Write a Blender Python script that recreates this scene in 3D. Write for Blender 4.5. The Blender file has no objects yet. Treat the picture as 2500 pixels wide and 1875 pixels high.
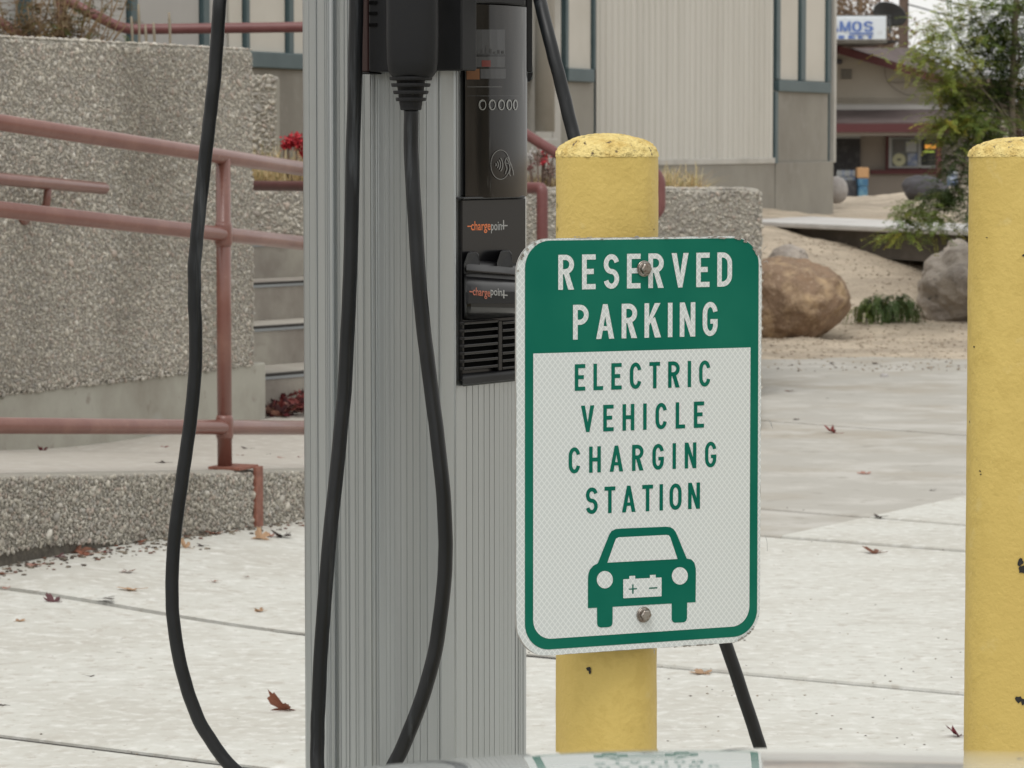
import bpy, math, random
import numpy as np
from mathutils import Vector, Matrix, noise as mnoise

random.seed(7)
rng = np.random.default_rng(7)
SC = bpy.context.scene
COL = SC.collection

# ------------------------------------------------------------------ camera, sky, sun, exposure
FPX, CAM_H, TANP = 8700.0, 1.10, 0.0675          # focal length in source pixels, eye height (m), tan of pitch
PITCH = math.atan(TANP)
cam_data = bpy.data.cameras.new("camera")
cam_data.sensor_width = 36.0
cam_data.lens = 36.0 * FPX / 2500.0
cam_data.clip_start, cam_data.clip_end = 0.05, 2500.0
cam_data.dof.use_dof = True
cam_data.dof.focus_distance = 4.02
cam_data.dof.aperture_fstop = 34.0
cam = bpy.data.objects.new("camera", cam_data)
COL.objects.link(cam)
cam.location = (0, 0, CAM_H)
cam.rotation_euler = (math.radians(90) - PITCH, 0, 0)
SC.camera = cam

SUN_EL, SUN_AZ = math.radians(58), math.radians(200)   # azimuth measured from +Y towards +X
world = bpy.data.worlds.new("World")
SC.world = world
world.use_nodes = True
wn = world.node_tree
wn.nodes.clear()
sky = wn.nodes.new("ShaderNodeTexSky")
sky.sky_type = 'NISHITA'
sky.sun_disc = False
sky.sun_elevation = SUN_EL
sky.sun_rotation = SUN_AZ
sky.air_density, sky.dust_density, sky.ozone_density = 1.0, 6.0, 1.0
hs = wn.nodes.new("ShaderNodeHueSaturation")
hs.inputs["Saturation"].default_value = 0.12
bg = wn.nodes.new("ShaderNodeBackground")
bg.inputs["Strength"].default_value = 0.145
wo = wn.nodes.new("ShaderNodeOutputWorld")
wn.links.new(sky.outputs[0], hs.inputs["Color"])
cl = wn.nodes.new("ShaderNodeMix")               # closed high cloud over the clear-sky model
cl.data_type = 'RGBA'
cl.inputs["Factor"].default_value = 0.80
cl.inputs["B"].default_value = (7.6, 7.55, 7.3, 1)
wn.links.new(hs.outputs[0], cl.inputs["A"])
wn.links.new(cl.outputs["Result"], bg.inputs["Color"])
wn.links.new(bg.outputs[0], wo.inputs["Surface"])

sun_d = bpy.data.lights.new("sun", 'SUN')
sun_d.energy = 1.0
sun_d.angle = math.radians(25)
sun_d.color = (1.0, 0.965, 0.92)
sun = bpy.data.objects.new("sun", sun_d)
COL.objects.link(sun)
sdir = Vector((math.sin(SUN_AZ) * math.cos(SUN_EL), math.cos(SUN_AZ) * math.cos(SUN_EL), math.sin(SUN_EL)))
sun.rotation_euler = (-sdir).to_track_quat('-Z', 'Y').to_euler()
sun.location = (0, -5, 20)

SC.view_settings.view_transform = 'Standard'
SC.view_settings.look = 'None'
SC.view_settings.gamma = 1.0
SC.view_settings.use_curve_mapping = False
SC.view_settings.exposure = 0.05
SC.render.engine = 'CYCLES'
SC.cycles.max_bounces = 6
SC.cycles.use_denoising = True

# ------------------------------------------------------------------ geometry helpers
def ray(u, v):
    a, b = (u - 1250.0) / FPX, -(v - 937.5) / FPX
    cp, sp = math.cos(PITCH), math.sin(PITCH)
    return Vector((a, cp + b * sp, -sp + b * cp))
CAMV = Vector((0, 0, CAM_H))
def P(u, v, Y):
    d = ray(u, v)
    return CAMV + d * (Y / d.y)
def G(u, v, z=0.0):
    d = ray(u, v)
    return CAMV + d * ((z - CAM_H) / d.z)
def RP(u, v, p0, n):
    d = ray(u, v)
    return CAMV + d * ((Vector(p0) - CAMV).dot(n) / d.dot(n))
def zat(v, Y):
    return P(1250, v, Y).z
def xat(u, Y):
    return (u - 1250.0) / FPX * Y          # level approximation

class MB:
    def __init__(s): s.v = []; s.f = []; s.uv = None
    def add(s, vs, fs):
        o = len(s.v)
        s.v += [tuple(p) for p in vs]
        s.f += [tuple(i + o for i in f) for f in fs]
        return s
    def box(s, x0, y0, z0, x1, y1, z1):
        return s.add([(x0,y0,z0),(x1,y0,z0),(x1,y1,z0),(x0,y1,z0),(x0,y0,z1),(x1,y0,z1),(x1,y1,z1),(x0,y1,z1)],
                     [(3,2,1,0),(4,5,6,7),(0,1,5,4),(1,2,6,5),(2,3,7,6),(3,0,4,7)])
    def obox(s, o, a, b, c):
        o, a, b, c = map(Vector, (o, a, b, c))
        return s.add([o, o+a, o+a+b, o+b, o+c, o+a+c, o+a+b+c, o+b+c],
                     [(3,2,1,0),(4,5,6,7),(0,1,5,4),(1,2,6,5),(2,3,7,6),(3,0,4,7)])
    def prism(s, poly, z0, z1):
        n = len(poly)
        return s.add([(x,y,z0) for x,y in poly] + [(x,y,z1) for x,y in poly],
                     [tuple(range(n-1,-1,-1)), tuple(range(n,2*n))] + [(i,(i+1)%n,n+(i+1)%n,n+i) for i in range(n)])
    def tube(s, pts, r, n=12, caps=True):
        pts = [Vector(p) for p in pts]
        rs = r if isinstance(r, (list, tuple)) else [r]*len(pts)
        vs, fs = [], []
        up = None
        for i, p in enumerate(pts):
            t = (pts[min(i+1,len(pts)-1)] - pts[max(i-1,0)]).normalized()
            if up is None:
                up = Vector((0,0,1)) if abs(t.z) < .9 else Vector((0,1,0))
            a = t.cross(up).normalized(); b = a.cross(t).normalized(); up = b
            for k in range(n):
                w = 2*math.pi*k/n
                vs.append(p + a*math.cos(w)*rs[i] + b*math.sin(w)*rs[i])
        for i in range(len(pts)-1):
            for k in range(n):
                fs.append((i*n+k, i*n+(k+1)%n, (i+1)*n+(k+1)%n, (i+1)*n+k))
        if caps:
            fs.append(tuple(range(n-1,-1,-1))); fs.append(tuple(range((len(pts)-1)*n, len(pts)*n)))
        return s.add(vs, fs)
    def lathe(s, prof, c=(0,0,0), n=40, sx=1, sy=1):
        vs, fs = [], []
        for (r, z) in prof:
            for k in range(n):
                w = 2*math.pi*k/n
                vs.append((c[0]+r*sx*math.cos(w), c[1]+r*sy*math.sin(w), c[2]+z))
        for i in range(len(prof)-1):
            for k in range(n):
                fs.append((i*n+k, i*n+(k+1)%n, (i+1)*n+(k+1)%n, (i+1)*n+k))
        fs.append(tuple(range(n-1,-1,-1))); fs.append(tuple(range((len(prof)-1)*n, len(prof)*n)))
        return s.add(vs, fs)
    def grid(s, fn, nu, nv):
        vs = [fn(i/(nu-1), j/(nv-1)) for j in range(nv) for i in range(nu)]
        fs = [(j*nu+i, j*nu+i+1, (j+1)*nu+i+1, (j+1)*nu+i) for j in range(nv-1) for i in range(nu-1)]
        return s.add(vs, fs)
    def plate(s, poly, nrm, th):
        """flat polygon (front outline, 3D points) with thickness th behind it"""
        n = len(poly); nrm = Vector(nrm)
        poly = [Vector(p) for p in poly]
        return s.add(poly + [p - nrm*th for p in poly],
                     [tuple(range(n)), tuple(range(2*n-1,n-1,-1))] + [(i,n+i,n+(i+1)%n,(i+1)%n) for i in range(n)])

def curve_pts(ctrl, m=10):
    """Catmull-Rom through control points"""
    c = [Vector(p) for p in ctrl]
    c = [c[0]*2-c[1]] + c + [c[-1]*2-c[-2]]
    out = []
    for i in range(1, len(c)-2):
        p0,p1,p2,p3 = c[i-1],c[i],c[i+1],c[i+2]
        for k in range(m):
            t = k/m
            out.append(0.5*((2*p1)+(p2-p0)*t+(2*p0-5*p1+4*p2-p3)*t*t+(3*p1-p0-3*p2+p3)*t**3))
    out.append(c[-2])
    return out
def fillet(pts, r, m=6):
    pts = [Vector(p) for p in pts]; out = [pts[0]]
    for i in range(1, len(pts)-1):
        a = (pts[i-1]-pts[i]); b = (pts[i+1]-pts[i])
        ra = min(r, a.length*.45, b.length*.45)
        pa, pb = pts[i]+a.normalized()*ra, pts[i]+b.normalized()*ra
        for k in range(m+1):
            t = k/m
            out.append(pa*(1-t)**2 + pts[i]*2*t*(1-t) + pb*t*t)
    out.append(pts[-1])
    return out

def tagit(o, label=None, cat=None, group=None, kind=None):
    if label: o['label'] = label
    if cat: o['category'] = cat
    if group: o['group'] = group
    if kind: o['kind'] = kind
    return o
def worldloc(o):
    l = o.location.copy()
    while o.parent: o = o.parent; l += o.location
    return l
def obj(name, mb, m, parent=None, smooth=False, bevel=0, label=None, cat=None, group=None, kind=None, origin=None, segs=2, autosmooth=None):
    vs = np.array(mb.v, dtype=float).reshape(-1, 3)
    if origin is None:
        lo, hi = vs.min(0), vs.max(0)
        origin = ((lo[0]+hi[0])/2, (lo[1]+hi[1])/2, lo[2])
    origin = Vector(origin)
    me = bpy.data.meshes.new(name)
    me.from_pydata((vs - np.array(origin)).tolist(), [], mb.f)
    if m: me.materials.append(m)
    if smooth: me.polygons.foreach_set('use_smooth', [True]*len(me.polygons))
    if mb.uv is not None:
        ul = me.uv_layers.new(name="uv")
        li = np.zeros(len(me.loops), dtype=int); me.loops.foreach_get('vertex_index', li)
        ul.data.foreach_set('uv', np.array(mb.uv, dtype=float)[li].ravel())
    me.update()
    o = bpy.data.objects.new(name, me); COL.objects.link(o)
    if parent:
        o.parent = parent; o.location = origin - worldloc(parent)
    else: o.location = origin
    if bevel:
        b = o.modifiers.new("bevel", 'BEVEL'); b.width = bevel; b.segments = segs; b.limit_method = 'ANGLE'; b.angle_limit = math.radians(35)
        b.harden_normals = False
    if autosmooth:
        me.polygons.foreach_set('use_smooth', [True]*len(me.polygons))
        me.set_sharp_from_angle(angle=math.radians(autosmooth))
    return tagit(o, label, cat, group, kind)
def thing(name, loc, label, cat, group=None, kind=None):
    o = bpy.data.objects.new(name, None); COL.objects.link(o)
    o.location = loc; o.empty_display_size = .1
    return tagit(o, label, cat, group, kind)
def npmesh(name, V, F, m, parent=None, col=None, smooth=False, **kw):
    """fast mesh from numpy arrays (F is (n,3) or (n,4)); col is a colour per vertex"""
    me = bpy.data.meshes.new(name)
    k = F.shape[1]
    org = np.array([(V[:,0].min()+V[:,0].max())/2, (V[:,1].min()+V[:,1].max())/2, V[:,2].min()])
    me.vertices.add(len(V)); me.vertices.foreach_set('co', (V-org).ravel().astype(np.float32))
    me.loops.add(F.size); me.loops.foreach_set('vertex_index', F.ravel().astype(np.int32))
    me.polygons.add(len(F)); me.polygons.foreach_set('loop_start', np.arange(0, F.size, k, dtype=np.int32))
    me.polygons.foreach_set('loop_total', np.full(len(F), k, dtype=np.int32))
    if smooth: me.polygons.foreach_set('use_smooth', [True]*len(F))
    me.materials.append(m)
    me.update(calc_edges=True); me.validate()
    if col is not None:
        at = me.color_attributes.new("Col", 'FLOAT_COLOR', 'POINT')
        c = np.ones((len(V),4), dtype=np.float32); c[:,:3] = col
        at.data.foreach_set('color', c.ravel())
    o = bpy.data.objects.new(name, me); COL.objects.link(o)
    if parent: o.parent = parent; o.location = Vector(org) - worldloc(parent)
    else: o.location = Vector(org)
    return tagit(o, **kw)

# ------------------------------------------------------------------ materials
def srgb(r, g, b):
    f = lambda c: (c/255/12.92) if c/255 <= .04045 else ((c/255+.055)/1.055)**2.4
    return (f(r), f(g), f(b))
def mat(name, base, rough=.6, metal=0, spec=.5, vary=(), bump=(), coat=0, attr=False, pos='world', scale=(1,1,1), coat_rough=.05, transl=0):
    """vary: (colour2, noise scale, detail, lo, hi[, stretch]); bump: (scale, strength, distance[, kind])"""
    m = bpy.data.materials.new(name); m.use_nodes = True
    nt = m.node_tree; N, L = nt.nodes, nt.links
    b = N['Principled BSDF']
    b.inputs['Roughness'].default_value = rough
    b.inputs['Metallic'].default_value = metal
    b.inputs['Specular IOR Level'].default_value = spec
    if coat: b.inputs['Coat Weight'].default_value = coat; b.inputs['Coat Roughness'].default_value = coat_rough
    if pos == 'world':
        src = N.new('ShaderNodeNewGeometry').outputs['Position']
    else:
        src = N.new('ShaderNodeTexCoord').outputs['Object']
    mp = N.new('ShaderNodeMapping'); mp.inputs['Scale'].default_value = scale
    L.new(src, mp.inputs['Vector']); src = mp.outputs[0]
    if attr:
        a = N.new('ShaderNodeAttribute'); a.attribute_name = 'Col'; cur = a.outputs['Color']
    else:
        c = N.new('ShaderNodeRGB'); c.outputs[0].default_value = (*base, 1); cur = c.outputs[0]
    for v in vary:
        c2, sc, det, lo, hi = v[:5]
        t = N.new('ShaderNodeTexNoise'); t.inputs['Scale'].default_value = sc; t.inputs['Detail'].default_value = det
        t.inputs['Roughness'].default_value = .6
        s2 = src
        if len(v) > 5:
            mm = N.new('ShaderNodeMapping'); mm.inputs['Scale'].default_value = v[5]; mm.inputs['Location'].default_value = (sc*1.7, sc*.3, 3.1)
            L.new(src, mm.inputs['Vector']); s2 = mm.outputs[0]
        L.new(s2, t.inputs['Vector'])
        mr = N.new('ShaderNodeMapRange'); mr.inputs['From Min'].default_value = lo; mr.inputs['From Max'].default_value = hi
        L.new(t.outputs['Fac'], mr.inputs['Value'])
        mx = N.new('ShaderNodeMix'); mx.data_type = 'RGBA'
        L.new(mr.outputs[0], mx.inputs['Factor']); L.new(cur, mx.inputs['A']); mx.inputs['B'].default_value = (*c2, 1)
        cur = mx.outputs['Result']
    L.new(cur, b.inputs['Base Color'])
    prev = None
    for v in bump:
        sc, st, di = v[:3]
        kind = v[3] if len(v) > 3 else 'noise'
        s2 = src
        if len(v) > 4:
            mm = N.new('ShaderNodeMapping'); mm.inputs['Scale'].default_value = v[4]
            L.new(src, mm.inputs['Vector']); s2 = mm.outputs[0]
        if kind == 'noise':
            t = N.new('ShaderNodeTexNoise'); t.inputs['Detail'].default_value = 4; out = 'Fac'
        else:
            t = N.new('ShaderNodeTexVoronoi'); out = 'Distance'
        t.inputs['Scale'].default_value = sc
        L.new(s2, t.inputs['Vector'])
        bp = N.new('ShaderNodeBump'); bp.inputs['Strength'].default_value = st; bp.inputs['Distance'].default_value = di
        L.new(t.outputs[out], bp.inputs['Height'])
        if prev: L.new(prev, bp.inputs['Normal'])
        prev = bp.outputs[0]
    if prev: L.new(prev, b.inputs['Normal'])
    if transl:
        tr = N.new('ShaderNodeBsdfTranslucent'); L.new(cur, tr.inputs['Color'])
        ms = N.new('ShaderNodeMixShader'); ms.inputs[0].default_value = transl
        L.new(b.outputs[0], ms.inputs[1]); L.new(tr.outputs[0], ms.inputs[2])
        L.new(ms.outputs[0], N['Material Output'].inputs['Surface'])
    return m

M = {}
M['ground'] = mat('ground_earth', (.26,.22,.17), .95, vary=[((.36,.31,.24), 3, 6, .4, .6)], bump=[(60, .5, .01)])
M['conc_new'] = mat('pale_concrete', (.535,.535,.495), .85,
    vary=[((.475,.465,.42), 2.0, 6, .42, .62), ((.41,.395,.355), 7, 8, .56, .74, (1,1.8,1)), ((.46,.44,.39), 60, 4, .55, .68), ((.66,.66,.63), 30, 4, .5, .75), ((.44,.42,.375), 26, 5, .56, .66), ((.24,.225,.20), 60, 5, .655, .72)],
    bump=[(45, .35, .004), (240, .3, .0015)])
M['conc_old'] = mat('weathered_concrete', (.385,.37,.335), .88,
    vary=[((.355,.325,.275), 1.3, 8, .46, .62, (1,1.2,1)), ((.455,.44,.405), 3.0, 8, .48, .62), ((.29,.27,.235), 9, 8, .58, .74), ((.18,.16,.14), 60, 3, .73, .8)],
    bump=[(50, .4, .004), (220, .3, .0015)])
M['conc_ramp'] = mat('ramp_concrete', (.43,.40,.355), .85,
    vary=[((.38,.35,.31), 3, 6, .45, .68), ((.53,.52,.48), 22, 4, .5, .75), ((.25,.22,.19), 45, 3, .70, .78)], bump=[(60, .4, .003)])
M['conc_smooth'] = mat('smooth_cast_concrete', (.39,.38,.33), .8,
    vary=[((.27,.25,.21), 2.2, 6, .45, .68), ((.42,.42,.40), 1.4, 3, .60, .68), ((.23,.20,.17), 14, 5, .62, .75)], bump=[(40, .3, .003)])
M['conc_step'] = mat('stair_concrete', (.36,.34,.295), .85,
    vary=[((.23,.205,.18), 3, 6, .42, .65), ((.17,.14,.12), 1.6, 4, .60, .75, (1,1,3))], bump=[(40, .3, .003)])
M['grout'] = mat('aggregate_cement', (.32,.305,.265), .95, vary=[((.34,.32,.28), 14, 5, .4, .65)], bump=[(120, .8, .004)])
M['pebble'] = mat('aggregate_pebbles', (.3,.3,.3), .8, spec=.3, attr=True)
M['sand'] = mat('sandy_gravel', (.52,.44,.34), .95,
    vary=[((.37,.31,.24), 1.4, 8, .42, .60, (1,2.2,1)), ((.31,.26,.20), 14, 8, .55, .72), ((.55,.47,.37), 45, 4, .58, .8)], bump=[(8, .7, .05), (40, .9, .02), (120,.6,.006)])
M['joint'] = mat('joint_dark_filler', (.035,.032,.028), .95)
M['steel_rail'] = mat('oxide_red_rail_paint', (.175,.068,.052), .32, spec=.5, coat=.35, coat_rough=.22,
    vary=[((.22,.10,.075), 9, 5, .45, .7), ((.15,.055,.045), 38, 5, .60, .72), ((.27,.16,.12), 70, 5, .66, .74)], bump=[(90, .12, .002)])
M['rail_dark'] = mat('dark_red_rail_paint', (.15,.052,.05), .45, vary=[((.19,.075,.07), 8, 5, .45, .7)], bump=[(90, .1, .002)])
M['bracket'] = mat('rusty_bracket_paint', (.20,.075,.05), .6, vary=[((.28,.115,.08), 40, 5, .4, .65)], bump=[(120, .3, .002)])
M['yellow'] = mat('yellow_post_paint', (.61,.455,.135), .55, spec=.4,
    vary=[((.545,.395,.11), 4, 5, .38, .66, (1,1,.35)), ((.64,.52,.23), 22, 7, .60, .78), ((.42,.31,.10), 90, 5, .68, .76), ((.57,.42,.12), 45, 3, .5, .6)],
    bump=[(28, .35, .004), (210, .5, .0018), (9, .3, .006), (75, .35, .0025)])
M['yellow_cap'] = mat('yellow_painted_rough_cap', (.76,.61,.25), .75, spec=.3,
    vary=[((.60,.43,.14), 45, 6, .48, .66), ((.20,.15,.08), 95, 5, .60, .66), ((.18,.13,.07), 34, 7, .63, .69)],
    bump=[(70, 1.0, .006), (230, 1.0, .004)])
M['chip'] = mat('bare_dark_metal_chip', (.012,.011,.010), .6, bump=[(300,.5,.001)])
M['alu'] = mat('anodised_aluminium', (.45,.475,.485), .36, metal=.85, spec=.5, vary=[((.41,.435,.44), 1.5, 3, .4, .7, (60,60,.4)), ((.37,.39,.39), 3, 5, .60, .8)], bump=[(400,.04,.0004,'noise',(1,1,.02))])
M['black'] = mat('black_moulded_plastic', (.008,.0085,.0095), .5, spec=.28, vary=[((.013,.0135,.015), 14, 5, .4, .7)], bump=[(900,.15,.0004)])
M['black_soft'] = mat('charcoal_plastic', (.0105,.011,.0125), .55, spec=.25, bump=[(900,.2,.0004)])
M['black_gloss'] = mat('satin_black_plastic', (.006,.006,.007), .28, spec=.38, bump=[(30,.03,.001)])
M['black_hole'] = mat('vent_void_black', (.003,.003,.003), .9, spec=.1)
M['cover'] = mat('smoked_display_cover', (.006,.005,.0045), .07, spec=.4, coat=.0,
    vary=[((.035,.030,.026), 7, 3, .46, .70, (1.6,1.6,.3)), ((.12,.12,.115), 75, 4, .64, .80, (1,1,.08))], bump=[(22,.07,.0012,'noise',(1,1,.3))])
M['cable'] = mat('black_rubber_cable', (.005,.0062,.0078), .42, spec=.4, vary=[((.045,.05,.056), 60, 6, .60, .72, (1,1,.06)), ((.012,.013,.015), 9, 4, .5, .65, (1,1,.4))], bump=[(60,.12,.0012)])  # grey streaks: scuffs and highlights painted along the rubber
M['label_grey'] = mat('faded_label_grey', (.07,.07,.07), .2, spec=.5)
M['label_dark'] = mat('faded_label_dark', (.045,.047,.05), .2)
M['label_orange'] = mat('faded_label_orange', (.12,.05,.02), .2)
M['label_red'] = mat('faded_label_red', (.11,.02,.017), .2)
M['print_grey'] = mat('light_grey_print', (.33,.34,.34), .35)
M['print_orange'] = mat('orange_print', (.68,.175,.05), .4)
M['print_orange2'] = mat('dull_orange_print', (.42,.12,.07), .4)
M['ring'] = mat('button_ring_chrome', (.30,.31,.30), .2, metal=.6)
M['sign_green'] = mat('green_sign_sheeting', (.0006,.116,.078), .5, spec=.12,
    vary=[((.008,.145,.095), 5, 3, .45, .7), ((.16,.34,.28), 60, 5, .745, .80)], bump=[(15,.05,.001)])
M['sign_edge'] = mat('sign_aluminium_edge', (.38,.37,.35), .45, metal=.4)
M['dirt'] = mat('weathered_edge_grime', (.30,.28,.25), .8, vary=[((.12,.10,.08), 120, 5, .5, .62)])
M['bolt'] = mat('stained_steel_bolt', (.36,.33,.30), .3, metal=1, vary=[((.18,.13,.10), 200, 4, .45, .65)])
M['facade_cream'] = mat('cream_panel', (.59,.565,.51), .7, vary=[((.53,.505,.45), 1.6, 5, .4, .7)], bump=[(200,.1,.002)])
M['facade_grey'] = mat('pale_grey_panel', (.44,.43,.415), .7, vary=[((.39,.38,.365), 1.2, 5, .4, .7)], bump=[(200,.1,.002)])
M['corrug'] = mat('corrugated_off_white_panel', (.58,.565,.52), .65, vary=[((.52,.505,.46), 1.2, 5, .4, .7, (4,4,.4)), ((.30,.275,.23), 3, 6, .66, .8, (6,6,.5))])
M['teal'] = mat('teal_frame_paint', (.052,.088,.098), .5, vary=[((.075,.115,.125), 3, 4, .4, .7)])
M['stucco'] = mat('grey_stucco', (.30,.285,.25), .9, vary=[((.225,.21,.183), 1.1, 6, .42, .68), ((.31,.295,.265), 5, 5, .55, .75)], bump=[(90,.4,.006)])
M['white_trim'] = mat('white_pipe_paint', (.47,.455,.42), .55, vary=[((.36,.345,.31), 2.5, 4, .45, .7)])
M['store_wall'] = mat('taupe_store_siding', (.40,.37,.315), .85, vary=[((.32,.29,.245), .5, 5, .4, .7)])
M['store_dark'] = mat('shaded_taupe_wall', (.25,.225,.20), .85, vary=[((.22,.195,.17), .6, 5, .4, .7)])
M['maroon'] = mat('maroon_trim', (.085,.019,.022), .65, vary=[((.07,.018,.02), 1, 4, .4, .7)])
M['shingle'] = mat('brown_shingle', (.090,.068,.066), .95, vary=[((.125,.098,.095), 2.0, 6, .4, .65)])
M['metal_grey'] = mat('grey_window_metal', (.28,.30,.31), .5, metal=.2)
M['dark_glass'] = mat('dark_shop_glass', (.03,.035,.036), .12)
M['pane_grey'] = mat('greyish_window_pane', (.09,.10,.10), .2)
M['door_dark'] = mat('dark_security_door', (.022,.022,.028), .5, vary=[((.055,.055,.06), 9, 5, .5, .62)])
M['poster_yellow'] = mat('pale_yellow_poster', (.35,.36,.24), .5)
M['poster_blue'] = mat('blue_poster', (.09,.13,.24), .5, vary=[((.24,.27,.32), 6, 3, .45, .55)])
M['orange_board'] = mat('orange_board', (.43,.25,.12), .7)
M['blue_box'] = mat('blue_box', (.035,.12,.22), .6, vary=[((.10,.22,.30), 4, 3, .5, .6)])
M['sign_white'] = mat('white_shop_sign', (.62,.68,.74), .4, vary=[((.50,.54,.58), 3, 4, .55, .7)])
M['sign_blue'] = mat('blue_shop_lettering', (.06,.13,.40), .5, vary=[((.15,.24,.50), 4, 4, .4, .7)])
M['sign_side'] = mat('weathered_sign_cabinet', (.20,.20,.19), .7, vary=[((.12,.115,.11), 3, 5, .4, .7)])
M['dish'] = mat('dark_grey_dish', (.13,.14,.145), .6)
M['wood_pole'] = mat('brown_wood_pole', (.10,.07,.055), .9, vary=[((.14,.10,.08), 6, 5, .4, .7)])
M['brick'] = mat('weathered_pale_brick', (.24,.17,.15), .9, vary=[((.30,.26,.23), 2, 4, .4, .6)])
M['rock_brown'] = mat('brown_boulder_stone', (.27,.18,.115), .85,
    vary=[((.17,.115,.08), 5, 7, .44, .62), ((.46,.33,.20), 5, 8, .52, .66), ((.36,.27,.19), 40, 4, .56, .7), ((.10,.075,.055), 28, 5, .64, .76)], bump=[(8,.8,.05),(26,.8,.02),(110,.7,.006)])
M['rock_grey'] = mat('grey_granite_boulder', (.42,.37,.32), .85,
    vary=[((.29,.255,.225), 7, 8, .46, .62), ((.13,.12,.11), 24, 5, .62, .72), ((.36,.33,.30), 16, 6, .56, .72)], bump=[(9,.8,.05),(28,.8,.02),(110,.7,.006)])
M['rock_dark'] = mat('dark_grey_boulder', (.075,.072,.08), .9, bump=[(12,.6,.03)])
M['rock_white'] = mat('pale_round_boulder', (.42,.40,.39), .85, vary=[((.28,.25,.235), 3, 5, .45, .65)], bump=[(16,.5,.02)])
M['bark'] = mat('pale_grey_bark', (.19,.16,.125), .9, bump=[(40,.6,.01)])
M['twig'] = mat('brown_bare_twigs', (.15,.105,.085), .95)
M['foliage'] = mat('feathery_leaves', (.08,.12,.03), .6, spec=.3, attr=True, transl=.4)
M['dry'] = mat('dry_straw_grass', (.5,.4,.2), .8, spec=.2, attr=True, transl=.2)
M['petal'] = mat('red_flower_plumes', (.42,.012,.02), .7, vary=[((.25,.008,.02), 60, 4, .4, .65)])
M['carpaint'] = mat('white_car_paint', (.62,.66,.67), .35, spec=.5, coat=1.0, coat_rough=.02, bump=[(1.5,.02,.01)])
M['tyre'] = mat('tyre_rubber', (.02,.02,.02), .8)
M['lens'] = mat('headlight_lens', (.45,.47,.48), .08, coat=1)
M['gap_shade'] = mat('painted_gap_shade', (.085,.075,.062), .95, vary=[((.14,.125,.10), 30, 6, .45, .65)], bump=[(80,.8,.008)])
M['tap'] = mat('faint_print', (.17,.17,.165), .3)
M['leaf'] = mat('dry_leaf', (.3,.1,.06), .7, spec=.3, attr=True, pos='object', transl=.15)
M['soil'] = mat('planter_soil', (.17,.125,.085), .95, vary=[((.30,.24,.15), 12, 6, .4, .6)], bump=[(40,.8,.02)])
M['wire'] = mat('dark_wire', (.03,.03,.03), .7)
def emis(name, c, s):
    m = bpy.data.materials.new(name); m.use_nodes = True
    b = m.node_tree.nodes['Principled BSDF']; b.inputs['Base Color'].default_value = (*c,1)
    b.inputs['Emission Color'].default_value = (*c,1); b.inputs['Emission Strength'].default_value = s
    return m  # brown tint paints a red reflection onto the black side face
M['neon_orange'] = emis('neon_orange', (1,.45,.08), .45)
M['neon_green'] = emis('neon_green', (.55,.75,.12), .3)

def reflective_white():
    """white retroreflective sheeting: lattice of pale lines round slightly darker diamonds (uses uv in metres)"""
    m = bpy.data.materials.new('white_diamond_sheeting'); m.use_nodes = True
    nt = m.node_tree; N, L = nt.nodes, nt.links; b = N['Principled BSDF']
    b.inputs['Roughness'].default_value = .5; b.inputs['Specular IOR Level'].default_value = .3
    uv = N.new('ShaderNodeUVMap'); uv.uv_map = 'uv'
    sp = N.new('ShaderNodeSeparateXYZ'); L.new(uv.outputs[0], sp.inputs[0])
    def math_(op, a, bb=None):
        n = N.new('ShaderNodeMath'); n.operation = op
        if hasattr(a, 'links'): L.new(a, n.inputs[0])
        else: n.inputs[0].default_value = a
        if bb is not None:
            if hasattr(bb, 'links'): L.new(bb, n.inputs[1])
            else: n.inputs[1].default_value = bb
        return n.outputs[0]
    su = math_('DIVIDE', sp.outputs[0], .0066); sv = math_('DIVIDE', sp.outputs[1], .0078)
    outs = []
    for op in ('ADD', 'SUBTRACT'):
        s = math_(op, su, sv); fr = math_('FRACT', s)
        d = math_('ABSOLUTE', math_('SUBTRACT', fr, .5)); outs.append(d)
    mxx = math_('MAXIMUM', outs[0], outs[1])
    mr = N.new('ShaderNodeMapRange'); mr.inputs['From Min'].default_value = .34; mr.inputs['From Max'].default_value = .46
    L.new(mxx, mr.inputs['Value'])
    mx = N.new('ShaderNodeMix'); mx.data_type = 'RGBA'
    mx.inputs['A'].default_value = (.56,.595,.59,1); mx.inputs['B'].default_value = (.70,.73,.72,1)
    L.new(mr.outputs[0], mx.inputs['Factor'])
    L.new(mx.outputs['Result'], b.inputs['Base Color'])
    return m
M['sign_refl'] = reflective_white()

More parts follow.
